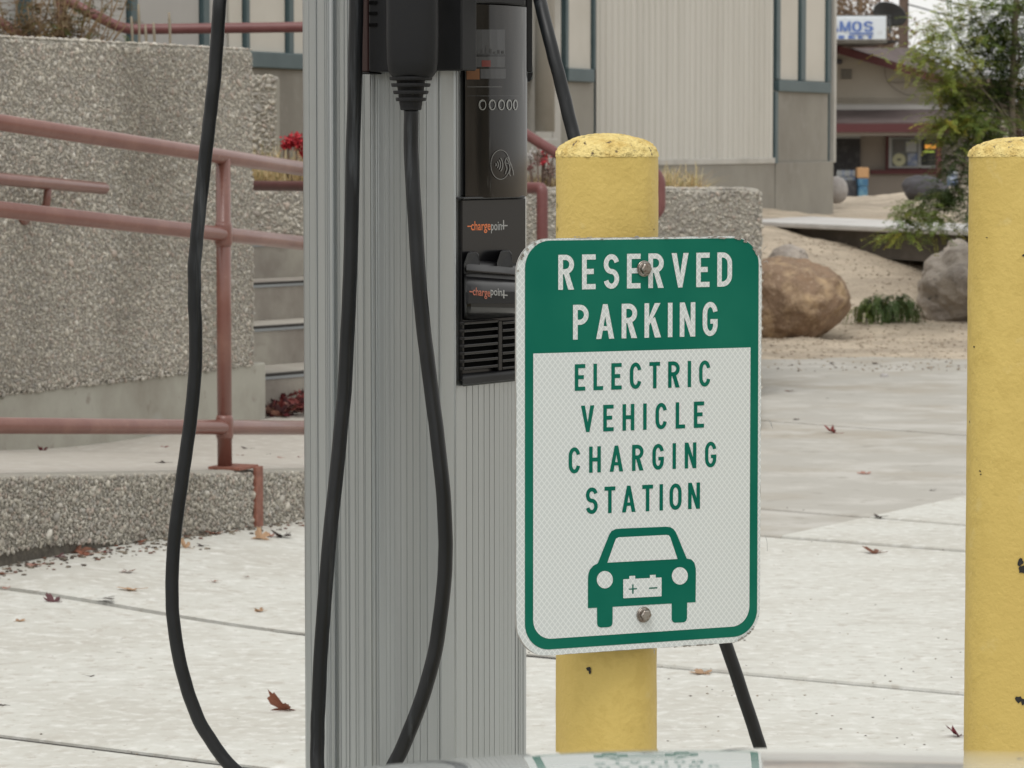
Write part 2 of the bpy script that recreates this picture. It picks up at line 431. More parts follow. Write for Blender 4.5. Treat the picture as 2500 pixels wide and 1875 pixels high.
# ================================================================== SETTING
AX = Vector((.402, .916, 0)); WX = Vector((-.916, .402, 0)); R0 = Vector((-.81, 10, 0))
UP = Vector((0, 0, 1))
def Q(t, w, z=0): 
    p = R0 + AX*t + WX*w
    return Vector((p.x, p.y, z))
def ramp_z(t):
    z = .183 - .076*t
    s = .085
    return s + math.log1p(math.exp((z-s)/.012))*.012 if (z-s)/.012 < 30 else z
def smooth(a, b, x):
    t = min(1, max(0, (x-a)/(b-a))); return t*t*(3-2*t)
def fbm(x, y, s, o=4): return mnoise.fractal(Vector((x*s, y*s, .7)), 1.0, 2.0, o)
def Hland(x, y):
    z = -.06
    if x > .9:
        z = -.06 + .075*smooth(17.6, 18.6, y + .35*fbm(x, y, .9) + .25) + .035*smooth(18.5, 21, y)
        z += .40*smooth(20.8, 23.8, y) + .10*smooth(23.8, 26.3, y)
    else:
        z = -.06
    if x > .9:
        crest = .07*smooth(3.0, 3.9, x) + .05*smooth(3.7, 4.3, x)
        z += (.045+crest)*smooth(26.5, 32, y)
    if x > .9: z += .085*smooth(2.5, 1.5, x)*smooth(21.5, 24, y)
    if y > 33: z += -1.55*smooth(33, 45, y)
    if 17.9 < y < 44 and x > .9: z += .030*fbm(x*1.0, y*.7, 1.9)*smooth(18, 20, y) + .006*fbm(x, y, 9)
    return z
def land():
    xs = np.concatenate([np.linspace(-250, -6, 10), np.linspace(-5, .8, 12), np.linspace(.95, 6, 150), np.linspace(6.3, 12, 12), np.linspace(14, 250, 10)])
    ys = np.concatenate([np.linspace(-120, 15, 8), np.linspace(16, 27, 160), np.linspace(27.2, 46, 70), np.linspace(48, 900, 20)])
    V = np.array([(x, y, Hland(x, y)) for y in ys for x in xs])
    nx = len(xs)
    i, j = np.meshgrid(np.arange(nx-1), np.arange(len(ys)-1)); a = (j*nx+i).ravel()
    return npmesh('ground', V, np.stack([a, a+1, a+nx+1, a+nx], 1), M['sand'], smooth=True, kind='structure')
land()

# unseen ridge ring added behind and beside the viewer to darken reflections
mb = MB(); nA, nR = 80, 7
for j in range(nR):
    for i in range(nA):
        a = math.radians(78 + 204*i/(nA-1)); r = 70 + 22*j
        h = (0,7,13,18,23,27,24)[j]*(1+.30*mnoise.fractal(Vector((math.cos(a)*3, math.sin(a)*3, j*.3)), 1, 2, 4))
        mb.v.append((math.sin(a)*r, math.cos(a)*r, -1 + h))
mb.f = [(j*nA+i, j*nA+i+1, (j+1)*nA+i+1, (j+1)*nA+i) for j in range(nR-1) for i in range(nA-1)]
obj('added_hills', mb, mat('added_dark_hills', (.085,.08,.06), .95, vary=[((.14,.12,.085), .12, 6, .4, .6)]), kind='structure', smooth=True)

# ---- pavement of concrete slabs; joint lines y = c + m*x on the plaza
JL = [(-3.0, -.60), (1.3, -.62), (2.85, -.63), (4.4, -.65), (5.94, -.67), (7.674, -.645), (10.48, -.725), (11.35, -.85), (15.14, -1.0)]
pav = thing('pavement', (0, 8, 0), None, None, kind='structure')
def gz(x, y): return .052*smooth(.35, 1.25, -x)*smooth(6.9, 8.9, y)
mb = MB(); mb.box(-6.2, -1.3, -.035, 7.2, 18.0, -.009); obj('joint_bed', mb, M['joint'], parent=pav)
def jy(i, x): return JL[i][0] + JL[i][1]*x
KX = lambda y: .79 + (y-9.97)/1.72            # seam between new and old concrete
def slab(poly, m, z=0.0):
    """slab polygon shrunk for the joint, dense top edge"""
    c = Vector((sum(p[0] for p in poly)/len(poly), sum(p[1] for p in poly)/len(poly)))
    g = .025; n = len(poly); out = []
    for i in range(n):
        a, b, d = Vector(poly[i-1]), Vector(poly[i]), Vector(poly[(i+1) % n])
        e1 = (b-a).normalized(); e2 = (d-b).normalized()
        n1 = Vector((-e1.y, e1.x)); n2 = Vector((-e2.y, e2.x))
        bis = (n1+n2); bis = bis/max(.3, bis.dot(n1)) if bis.length > .01 else n1
        out.append((b.x + bis.x*g, b.y + bis.y*g))
    mb = MB()
    if n == 4 and min(p[0] for p in poly) < -.6 and max(p[1] for p in poly) > 8 and max(p[1] for p in poly) < 14:
        # slab settled on rising ground towards the kerb: curved top with skirts
        o = [Vector((*q, 0)) for q in out]; N_ = 40
        for j in range(N_+1):
            for i in range(N_+1):
                s, t = i/N_, j/N_; p = o[0]*(1-s)*(1-t)+o[1]*s*(1-t)+o[2]*s*t+o[3]*(1-s)*t
                edge = .006 if i in (0,N_) or j in (0,N_) else 0
                mb.v.append((p.x, p.y, z+gz(p.x, p.y)-edge))
        W_ = N_+1; mb.f = [(j*W_+i, j*W_+i+1, (j+1)*W_+i+1, (j+1)*W_+i) for j in range(N_) for i in range(N_)]
        rim = [i for i in range(W_)] + [j*W_+N_ for j in range(1,W_)] + [N_*W_+i for i in range(N_-1,-1,-1)] + [j*W_ for j in range(N_-1,0,-1)]
        b = len(mb.v); mb.v += [(mb.v[i][0], mb.v[i][1], -.04) for i in rim]; k = len(rim)
        mb.f += [(rim[q], b+q, b+(q+1) % k, rim[(q+1) % k]) for q in range(k)]
        return obj('slab', mb, m, parent=pav)
    mb.prism(out, -.04, z)
    return obj('slab', mb, m, parent=pav, bevel=.007)
def ccw(poly):
    a = sum(poly[i-1][0]*poly[i][1]-poly[i][0]*poly[i-1][1] for i in range(len(poly)))
    return poly if a > 0 else poly[::-1]
XL, XR = -6.0, 7.0
cuts = [[-2.3,.2,2.9],[-2.3,.05,2.9],[-2.3,.1,2.9],[-2.3,.15,2.9],[-2.2,.2,2.9],[-1.9,.18,3.2],None,None,[-.5,.5,4.2]]
def kink(i):   # seam crossing with joint line i
    c, mm = JL[i]
    y = (c + mm*(.79-9.97/1.72))/(1-mm/1.72); return (KX(y), y)
for i in range(len(JL)-1):
    if i in (0,1,2,3,4,5):
        xs = [XL] + cuts[i] + [XR]
        for a, b in zip(xs[:-1], xs[1:]):
            slab(ccw([(a, jy(i,a)), (b, jy(i,b)), (b, jy(i+1,b)), (a, jy(i+1,a))]), M['conc_new'], random.uniform(-.002,.002) if i != 5 else 0)
    elif i == 6:
        k0, k1 = kink(6), kink(7)
        slab(ccw([(-3.2, jy(6,-3.2)), k0, k1, (-3.2, jy(7,-3.2))]), M['conc_old'])
        sh_ = lambda q: (q[0]-.042, q[1]+.042*.75)
        slab(ccw([sh_(k0), (3.4, jy(6,3.4)), (3.4, jy(7,3.4)), sh_(k1)]), M['conc_new'], .002)
    elif i == 7:
        k0 = kink(7); y1 = 14.2; k1 = (KX(y1), y1)
        k1 = ((JL[8][0]-9.97+1.72*.79)/(1.72-JL[8][1]), 0); k1 = (k1[0], jy(8, k1[0]))
        slab(ccw([(-1.2, jy(7,-1.2)), k0, k1, (-1.2, jy(8,-1.2))]), M['conc_old'])
        slab(ccw([sh_(k0), (4.2, jy(7,4.2)), (4.2, jy(8,4.2)), sh_(k1)]), M['conc_new'], .002)
slab(ccw([(-.6, jy(8,-.6)), (7, jy(8,7)), (7, 18.6), (-.6, 18.6)]), M['conc_old'])
# kerbside lane the car stands on, beyond the first slab
mb = MB(); mb.box(-8, -9, -.04, 9, -1.2, -.012); road_=obj('road', mb, mat('asphalt', (.06,.06,.058), .9, bump=[(150,.6,.004)]), kind='structure')

# ---- exposed aggregate helper
_t = (1+5**.5)/2
ICO_V = np.array([(-1,_t,0),(1,_t,0),(-1,-_t,0),(1,-_t,0),(0,-1,_t),(0,1,_t),(0,-1,-_t),(0,1,-_t),(_t,0,-1),(_t,0,1),(-_t,0,-1),(-_t,0,1)])
ICO_V /= np.linalg.norm(ICO_V[0])
ICO_F = np.array([(0,11,5),(0,5,1),(0,1,7),(0,7,10),(0,10,11),(1,5,9),(5,11,4),(11,10,2),(10,7,6),(7,1,8),(3,9,4),(3,4,2),(3,2,6),(3,6,8),(3,8,9),(4,9,5),(2,4,11),(6,2,10),(8,6,7),(9,8,1)])
PAL = np.array([.46,.44,.385])*.46 + .94*np.array([(.30,.275,.235),(.22,.20,.175),(.15,.14,.135),(.36,.335,.29),(.27,.205,.175),(.19,.16,.145),(.32,.30,.27),(.25,.24,.225),(.48,.46,.42)])
PALW = np.array([.22,.17,.11,.13,.09,.10,.10,.06,.02])
def pebbles(name, o, a, b, n, size, parent, keep=None, lift=.25, dens=1.0):
    """small stones bedded in the parallelogram o + a*s + b*t, facing n"""
    o, a, b, n = (np.array(x, dtype=float) for x in (o, a, b, n))
    la, lb = np.linalg.norm(a), np.linalg.norm(b)
    sp = size*.80/dens
    na, nb = max(1, int(la/sp)), max(1, int(lb/sp))
    ii, jj = np.meshgrid(np.arange(na), np.arange(nb))
    s = (ii.ravel()+.5*(jj.ravel() % 2)+rng.uniform(-.1,.9,na*nb))/na; t = (jj.ravel()+rng.uniform(0,1,na*nb))/nb
    k = (s < 1) & (t < 1)
    if keep is not None: k &= keep(s, t)
    s, t = s[k], t[k]; m = len(s)
    c = o + s[:,None]*a + t[:,None]*b
    ea, eb = a/la, b/lb
    ang = rng.uniform(0, np.pi, m)
    u = np.cos(ang)[:,None]*ea + np.sin(ang)[:,None]*eb; w = -np.sin(ang)[:,None]*ea + np.cos(ang)[:,None]*eb
    r = size*rng.lognormal(-.12, .34, m)*.5
    r1, r2, r3 = r*rng.uniform(.9,1.5,m), r*rng.uniform(.65,1.0,m), r*rng.uniform(.45,.8,m)
    jit = 1+rng.uniform(-.22,.22,(m,12))
    B = ICO_V[None]*jit[:,:,None]
    V = c[:,None] + B[:,:,0:1]*(u*r1[:,None])[:,None] + B[:,:,1:2]*(w*r2[:,None])[:,None] + (B[:,:,2:3]+lift)*(n[None]*r3[:,None])[:,None]
    F = (ICO_F[None] + (np.arange(m)*12)[:,None,None]).reshape(-1,3)
    col = PAL[rng.choice(len(PAL), m, p=PALW/PALW.sum())]*rng.uniform(.82,1.06,(m,1))*.95
    # weather stains: broad patches and a few runs down the face
    st = np.array([mnoise.fractal(Vector((p[0]*1.6, p[1]*1.6, p[2]*1.1)), 1, 2, 4) + .8*max(0, mnoise.noise(Vector((p[0]*4.5+9, p[1]*4.5, p[2]*.5)))-.15) for p in c])
    col = col*(1-.30*np.clip(st, -.35, .8))[:,None]*(1 - np.array([0,.02,.05])*np.clip(st,0,1)[:,None])
    return npmesh(name, V.reshape(-1,3), F, M['pebble'], parent=parent, col=np.repeat(col,12,0), kind='stuff')

# ---- ramp with its aggregate kerb
ramp = thing('ramp', Q(0,.6,0), None, None, kind='structure')
ts = np.linspace(-6, 4.0, 90)
mb = MB()
for t in ts:
    z = ramp_z(t) - (.07*smooth(3.2,4.0,t))
    for w, zz in ((-.02, z-.004), (-.0, z), (1.32, z+.006)): mb.v.append(tuple(Q(t, w, zz)))
for i in range(len(ts)-1):
    a = i*3; mb.f += [(a,a+3,a+4,a+1),(a+1,a+4,a+5,a+2)]
obj('ramp_surface', mb, M['conc_ramp'], parent=ramp, smooth=True)
kerb = MB()
for t in ts:
    z = ramp_z(t) - (.07*smooth(3.2,4.0,t))
    cut = .012
    for w, zz in ((-.062,-.03),(-.062,z-.02),(-.056,z-.006),(-.046,z),(-.012,z+.001),(-.012,-.03)): kerb.v.append(tuple(Q(t, w, zz)))
for i in range(len(ts)-1):
    for k in range(5):
        a = i*6+k; kerb.f.append((a, a+6, a+7, a+1))
kerb_o = obj('kerb', kerb, M['grout'], parent=ramp)
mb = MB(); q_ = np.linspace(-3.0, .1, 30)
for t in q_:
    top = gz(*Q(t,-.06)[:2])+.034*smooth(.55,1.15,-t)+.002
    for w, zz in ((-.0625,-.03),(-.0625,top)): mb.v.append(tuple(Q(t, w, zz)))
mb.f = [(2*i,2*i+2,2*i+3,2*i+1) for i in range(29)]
obj('painted_gap_shadow', mb, M['gap_shade'], parent=ramp)  # dark strip on the kerb foot, painted for the shade of the undercut
# aggregate stones on the kerb face, in short straight runs following the slope
for k in range(1):
    o = Q(-3.0, -.064, .0); a = AX*5.6; b = UP*.40
    def keepk(s, t):
        tt = -3.0 + 5.6*s; z = np.array([ramp_z(x) for x in tt])
        lowz = np.array([gz(*Q(x,-.06)[:2])+.030*smooth(.55,1.15,-x) for x in tt])
        return (t*.40 < z-.006) & (t*.40 > lowz)
    pebbles('kerb_stones', o, a, b, -WX, .0092, ramp, keepk)
# landing at the foot of the stairs
mb = MB(); mb.prism(ccw([(-1.75,12.4),(-.9,12.4),(.95,13.7),(1.05,15.4),(-1.9,15.4)]), -.02, .081)
obj('landing', mb, M['conc_ramp'], parent=ramp)
# crumbled dirt in the gap under the kerb
def debris(name, parent_pts, n, size, cols, zfn, **kw):
    V=[];F=[];C=[]
    for k in range(n):
        x, y = parent_pts()
        r = size*random.uniform(.4,1.3)
        R = Matrix.Rotation(random.uniform(0,6.28),3,'Z')
        base = len(V)
        for q in ICO_V:
            p = R @ Vector((q[0]*r*random.uniform(.9,1.6), q[1]*r, q[2]*r*.45))
            V.append((x+p.x, y+p.y, zfn(x,y)+r*.3+p.z))
        F += [tuple(i+base for i in f) for f in ICO_F.tolist()]
        c = random.choice(cols); j = random.uniform(.7,1.2)
        C += [(c[0]*j,c[1]*j,c[2]*j)]*12
    return npmesh(name, np.array(V), np.array(F), M['pebble'], col=np.array(C), kind='stuff', **kw)
def along_kerb():
    t = random.uniform(-2.6, 1.3); w = -.066 - abs(random.gauss(0, .045))*(1.6 if t < -.5 else .7)
    p = Q(t, w); return p.x, p.y
debris('gutter_debris', along_kerb, 800, .0055, [(.13,.11,.09),(.20,.17,.13),(.09,.07,.055),(.17,.085,.06),(.26,.22,.17)], lambda x,y: gz(x,y),
       label='dark crumbs and grit lying in the angle below the ramp kerb', cat='debris')

# ---- the long aggregate wall behind the ramp
wall = thing('aggregate_wall', Q(1.0,1.4,.1), 'tall exposed aggregate retaining wall with smooth concrete base behind the ramp', 'wall')
WT, WT1, WZ = 1.44, 2.646, .30
mb = MB(); mb.obox(Q(-4, 1.3, WZ), AX*(4+WT1), WX*.22, UP*(WT-WZ))
obj('wall_body', mb, M['grout'], parent=wall, bevel=.018, segs=3)
mb = MB(); mb.obox(Q(-4, 1.306, -.02), AX*(4+WT1+.10), WX*.20, UP*(WZ+.019))
obj('smooth_base', mb, M['conc_smooth'], parent=wall, bevel=.006)
pebbles('facing_stones', Q(-1.2, 1.299, WZ-.006), AX*(1.2+WT1-.006), UP*(WT-WZ-.006), -WX, .0104, wall, lift=.12)
pebbles('coping_stones', Q(-1.2, 1.30, WT-.001), AX*(1.2+WT1-.006), WX*.22, UP, .0135, wall, lift=.05)
# second, slightly lower return of the wall
wall2 = thing('aggregate_pier', (-1.17,16.4,.8), 'low aggregate pier peeking out behind the right end of the tall wall', 'wall')
z2 = zat(184, 16.3)
a0 = P(520, 300, 16.3).x; a1 = P(675, 300, 16.3).x
mb = MB(); mb.box(a0, 16.3, .5, a1, 16.55, z2); obj('pier_body', mb, M['grout'], parent=wall2, bevel=.02, segs=3)
pebbles('pier_stones', (a0, 16.298, .8), (a1-a0,0,0), (0,0,z2-.8), (0,-1,0), .016, wall2, lift=.12)

# ---- planter wall behind the stairs, running to the right
PY, PZ = 15.5, .905
px0, px1 = -2.1, P(1860, 500, PY).x
pl = thing('planter_wall', ((px0+px1)/2, PY, 0), 'low exposed aggregate planter wall ending right of the yellow post with the sign', 'wall')
mb = MB(); mb.box(px0, PY, -.03, px1, PY+.26, PZ); obj('wall_body', mb, M['grout'], parent=pl, bevel=.03, segs=3)
pebbles('facing_stones', (px0+.8, PY-.001, 0), (px1-px0-.8,0,0), (0,0,PZ-.01), (0,-1,0), .0135, pl, lift=.02)
pebbles('coping_stones', (px0+.8, PY+.01, PZ-.002), (px1-px0-.87,0,0), (0,.24,0), (0,0,1), .0135, pl, lift=.0)
pebbles('end_stones', (px1-.001, PY+.02, 0), (0,.22,0), (0,0,PZ-.05), (1,0,0), .0135, pl, lift=.0)
mb = MB(); mb.grid(lambda s,t: (-4+5.0*s, PY+.27+9*t, PZ-.06+.02*fbm(s*9, t*9, 1)), 20, 20)
obj('planter_soil', mb, M['soil'], kind='structure', smooth=True)
mb = MB(); mb.grid(lambda s,t: (*Q(-4+6.4*s, 1.53+2.6*t)[:2], WT-.07), 8, 8)
obj('upper_soil', mb, M['soil'], kind='structure')

# ---- stairs
stairs = thing('staircase', (-.6,14.2,.08), 'concrete steps with metal nosings between the tall wall and charging pedestal', 'stairs')
E = Vector((.58,.8146,0)); A = Vector((-.8146,.58,0))
L = [G(634,917,.235), G(628,799,.385), G(628,692,.535)]
L.append(L[2] + (L[2]-L[1])); L[3].z = .685
for k, p in enumerate(L):
    z = .235+.15*k
    p0 = p - E*1.2
    length = 3.2
    q0 = p0 + E*length
    if q0.y > PY-.01: length = (PY-.01-p0.y)/E.y
    mb = MB(); mb.obox((p0.x,p0.y,z-.152), E*length, A*1.0, UP*.152)
    st = obj('step', mb, M['conc_step'], parent=stairs, bevel=.004)
    mb = MB(); mb.obox((p0.x-A.x*.004, p0.y-A.y*.004, z-.017), E*length, A*.03, UP*.0105)
    nz = obj('nosing', mb, M['metal_grey'], parent=st)
    mb = MB(); mb.obox((p0.x-A.x*.002, p0.y-A.y*.002, z-.0062), E*length, A*.05, UP*.0078)
    obj('grip_strip', mb, M['joint'], parent=st)

# ================================================================== RED HANDRAILS
def rail_thing(name, loc, label, group=None): return thing(name, loc, label, 'railing', group)
r = rail_thing('ramp_railing', Q(0,-.03,.18), 'red three-bar pipe railing along the ramp kerb, left of the pedestal', 'red pipe railings')
RR = .0212
def pt(t, z): return Q(t, -.001, z)
tA, tB = -3.2, 1.5
def zt(t): return 1.063 - .0765*t
mb = MB(); mb.tube([pt(tA, zt(tA)), pt(0, zt(0)), pt(tB, zt(tB))], RR, 18); obj('top_rail', mb, M['steel_rail'], parent=r, smooth=True)
zm = lambda t: zat(572, 10.0) - .0765*t
mb = MB(); mb.tube([pt(tA, zm(tA)), pt(0, zm(0)), pt(tB, zm(tB))], RR, 18); obj('middle_rail', mb, M['steel_rail'], parent=r, smooth=True)
zb = lambda t: .303 - .0765*t
mb = MB(); mb.tube([pt(tA, zb(tA)), pt(0, zb(0)), pt(tB, zb(tB))], RR, 18); obj('bottom_rail', mb, M['steel_rail'], parent=r, smooth=True)
for t in (-2.4, 0, 1.42):
    mb = MB(); mb.tube([pt(t, ramp_z(t)+.004), pt(t, zt(t))], RR*.98, 18)
    # weld collars
    for z in (zm(t), zb(t)): mb.lathe([(RR*1.0,-.035),(RR*1.16,-.024),(RR*1.16,.024),(RR*1.0,.035)], pt(t, z), 18)
    po = obj('post', mb, M['steel_rail'], parent=r, smooth=True)
    mb = MB()
    mb.obox(pt(t, ramp_z(t)+.002) - AX*.035 + WX*.035, AX*.115, -WX*.101, UP*.009)
    mb.obox(pt(t, .012) + AX*.048 - WX*.064, AX*.042, -WX*.011, UP*(ramp_z(t)-.006))
    obj('kerb_bracket', mb, M['bracket'], parent=po, bevel=.002)
# short wall rail
ws = rail_thing('wall_handrail', Q(.9,1.22,.9), 'short red wall-mounted handrail ending in a rounded tip at far left', 'red pipe railings')
t1 = 1.40; yb = Q(t1,1.2).y
e = P(250, 461, yb); s0 = P(-120, 425, Q(.5,1.2).y)
s0 = Q(-1.2, 1.2, e.z + (t1+1.2)*.0765*.5)
e = Q(t1, 1.2, zat(460, yb)); st_ = Q(.755, 1.2, zat(437, Q(.755,1.2).y)); far = st_ + (st_-e)*3
mb = MB(); mb.tube([far, st_, e, e+(e-st_).normalized()*.012, e+(e-st_).normalized()*.019], [RR*.95]*3+[RR*.75, RR*.35], 16); obj('rail_bar', mb, M['steel_rail'], parent=ws, smooth=True)
b0 = st_.lerp(e, .46); bw = b0 + WX*.1
path = fillet([b0, b0 - UP*.085 + WX*.01, b0 - UP*.105 + WX*.098], .03)
mb = MB(); mb.tube(path, .013, 12); mb.tube([b0 - UP*.104 + WX*.088, b0 - UP*.106 + WX*.0995], .03, 16)
obj('wall_bracket', mb, M['steel_rail'], parent=ws, smooth=True)
# upper stair rail
YU = 14.7
u_ = lambda a,b,y=YU: P(a,b,y)
ur = rail_thing('upper_stair_railing', (u_(1200,300).x, YU, 1.0), 'dark red bent stair railing above the tall wall, ending in a loop', 'red pipe railings')
pth = fillet([u_(60,-52), u_(300,72), u_(900,64), u_(1287,330), u_(1430,418), u_(1598,418,14.2), u_(1612,440,14.2), u_(1612,512,14.2), u_(1590,533,14.2), u_(1470,533,14.2)], .06)
mb = MB(); mb.tube(pth, .0215, 16); obj('rail_bar', mb, M['rail_dark'], parent=ur, smooth=True)
for uu, vtop, vb in ((150,-8,140),(900,64,700),(1482,420,700)):
    a, b = u_(uu, vtop), u_(uu, vb)
    b.z = max(.08, b.z)
    if uu > 500: b.z = .082
    mb = MB(); mb.tube([(a.x,a.y,b.z), a], .021, 14); obj('post', mb, M['rail_dark'], parent=ur, smooth=True)
lr = rail_thing('upper_ramp_railing', (u_(-60,0).x, YU, 1.2), 'short stretch of dark red rail slanting down at the top left corner', 'red pipe railings')
mb = MB(); mb.tube([u_(-120,-22), u_(120,130)], .0215, 14); obj('rail_bar', mb, M['rail_dark'], parent=lr, smooth=True)
a = u_(-95,-6); mb = MB(); mb.tube([(a.x,a.y,1.3), a], .021, 14); obj('post', mb, M['rail_dark'], parent=lr, smooth=True)
sr = rail_thing('stair_guard_rail', (P(1326,500,13.2).x, 13.2, .1), 'low red rail passing behind the pedestal to a corner post left of the signed post', 'red pipe railings')
a, b = P(560,453,15.2), P(1324,459,13.2)
mb = MB(); mb.tube(fillet([a, b, (b.x,b.y,.081)], .018, 4), .0215, 16); obj('rail_bar', mb, M['rail_dark'], parent=sr, smooth=True)
mb = MB(); mb.tube([(a.x+.4,a.y-.25,.5),(a.x+.4,a.y-.25,a.z-.01)], .02, 12); 
c_ = a.lerp(b,.55); mb = MB(); mb.tube([(c_.x,c_.y,.08),(c_.x,c_.y,c_.z-.01)], .02, 12); obj('post', mb, M['rail_dark'], parent=sr, smooth=True)

# ================================================================== MAIN BUILDING
FA = Vector((.38,.925,0)).normalized(); FN = Vector((FA.y,-FA.x,0))      # facade runs away to the right; normal faces us
F0 = Vector((-1.39,18.6,0))
def fk(u, v=300):
    p = RP(u, v, F0, FN); return (p-F0).dot(FA)
def fz(u, v): return RP(u, v, F0, FN).z
bld = thing('panel_building', F0 + FA*5, 'pale building with teal frames and a corrugated panel behind the planter', 'building')
ke = fk(2038)
mb = MB(); mb.obox(F0 + FA*(-6) - FN*8 + UP*-.1, FA*(6+ke-.05), FN*(8-.06), UP*5.0); obj('wall_core', mb, M['facade_grey'], parent=bld)
zc = fz(1750,391)
def fk(u, v=300, off=0.0):
    p = RP(u, v, F0 + FN*off, FN); return (p-F0).dot(FA)
def U(u0, u1, off1, off0=-.01): return fk(u0, 300, off0), fk(u1, 300, off1)
def frect(name, k0, k1, z0, z1, m, off0=-.06, off1=0.0, bev=0, parent=None):
    mb = MB(); mb.obox(F0 + FA*k0 + FN*off0 + UP*z0, FA*(k1-k0), FN*(off1-off0), UP*(z1-z0))
    return obj(name, mb, m, parent=parent or bld, bevel=bev)
ZB, ZT = -.1, 4.6
zs = 1.545
# plinth pieces
k_l = fk(1893, 300, .02)
frect('plinth', -6, k_l-.008, ZB, zc-.02, M['stucco'], -.06, .02, .006)
frect('plinth', k_l+.008, fk(2036,300,.024), ZB, zc-.02, M['stucco'], -.06, .024, .006)
frect('plinth_wall', -6, fk(1450), zc-.018, zs-.05, M['stucco'], -.06, .0)
frect('plinth_wall', fk(1890), fk(2020), zc-.018, zs-.05, M['stucco'], -.06, .004)
def fr2(name, u0, u1, z0, z1, m, off1, off0=-.06, bev=0):
    a, b = U(u0, u1, off1); return frect(name, a, b, z0, z1, m, off0, off1, bev)
# sills
frect('sill', -6, fk(1345,300,.03), zs-.05, zs+.035, M['teal'], -.06, .03, .006)
fr2('sill', 1374, 1453, zs-.05, zs+.035, M['teal'], .03, bev=.006)
fr2('sill', 1889, 2029, zs-.055, zs+.03, M['teal'], .032, bev=.006)
# panels between teal uprights
for a, b, m in ((85,312,'facade_grey'),(340,489,'facade_grey'),(515,562,'facade_grey'),(562,594,'facade_cream'),(613,698,'facade_cream'),(720,1040,'facade_cream'),(1390,1443,'facade_cream'),(1906,1948,'facade_cream'),(1968,2014,'facade_cream')):
    frect('panel', fk(a-4), fk(b+2), zs+.036, ZT, M[m], -.06, -.01)
for a, b in ((66,84),(313,339),(490,514),(595,612),(699,719),(1374,1389),(1443,1455),(1889,1905),(1949,1967),(2014,2029)):
    fr2('mullion', a, b, zs+.036, ZT, M['teal'], .012, bev=.003)
fr2('edge_strip', 1447, 1453, zc-.01, zs-.052, M['teal'], .006)
fr2('edge_strip', 1889, 1893, zc-.03, zs-.058, M['teal'], .026)
fr2('edge_strip', 2018, 2026, zc-.03, zs-.058, M['teal'], .012)
frect('corner_trim', fk(2029), fk(2042,300,.028), zc-.03, ZT, M['white_trim'], -.2, .028, .006)
frect('corner_trim', fk(1343), fk(1370,300,.02), zc-.018, ZT, M['white_trim'], -.06, .02, .006)
# corrugated panel
k0, k1 = fk(1457,300,.012), fk(1887,300,.02)
mb = MB(); nr = 31; pitch = (k1-k0)/nr; prof = []
for i in range(nr):
    b_ = k0 + i*pitch
    prof += [(b_, .0), (b_+pitch*.30, .0), (b_+pitch*.42, .016), (b_+pitch*.86, .016), (b_+pitch*.98, .0)]
prof.append((k1, 0))
for z in (zc, 4.6):
    for k, o_ in prof: mb.v.append(tuple(F0 + FA*k + FN*(.008+o_) + UP*z))
n = len(prof); mb.f = [(i, i+1, n+i+1, n+i) for i in range(n-1)]
obj('corrugated_sheet', mb, M['corrug'], parent=bld)
frect('drip_trim', k0-.02, k1+.03, zc-.03, zc+.012, M['white_trim'], -.06, .030, .004)
# downpipe
p0 = RP(1330, 320, F0 + FN*.16, FN); pr = .0022*22*2.0
p0.z = fz(1330, 322)
mb = MB(); mb.tube([p0, (p0.x,p0.y,4.6)], .062, 20)
obj('downpipe', mb, M['white_trim'], parent=bld, smooth=True)
mb = MB(); mb.obox(p0 - FA*.12 - FN*.16 - UP*1.0, FA*.24, FN*.20, UP*.96); obj('pipe_base', mb, M['white_trim'], parent=bld, bevel=.01)
mb = MB(); mb.obox(F0 + FA*fk(1289) + FN*-.05 + UP*.6, FA*.28, FN*.10, UP*4); obj('corner_trim', mb, M['white_trim'], parent=bld)

# walkway slab in front of the building corner
S1, S2 = G(1865,541,.57), G(2365,562,.57)
B1, B2 = G(1865,523,.57), G(2365,546,.57)
d = (S2-S1)
pol = [tuple((S1-d*.35)[:2]), tuple((S2+d*.6)[:2]), tuple((B2+(B2-B1)*.6)[:2]), tuple((B1-(B2-B1)*.25)[:2])]
wk = MB(); wk.prism(ccw(pol), .535, .57)
obj('walkway', wk, mat('walkway_concrete', (.56,.55,.54), .8, vary=[((.45,.44,.43), 3, 5, .45, .7)], bump=[(50,.3,.003)]), kind='structure', bevel=.008)
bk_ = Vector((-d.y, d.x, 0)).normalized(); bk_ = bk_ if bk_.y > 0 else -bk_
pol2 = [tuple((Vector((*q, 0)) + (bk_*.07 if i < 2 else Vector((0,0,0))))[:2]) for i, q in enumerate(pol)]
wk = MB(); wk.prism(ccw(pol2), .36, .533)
obj('walkway_footing', wk, mat('shade_dark_footing', (.075,.065,.055), .9, vary=[((.12,.105,.09), 4, 6, .45, .7)], bump=[(30,.5,.006)]), kind='structure')  # dark brown colour carries the shade on the face below the slab edge

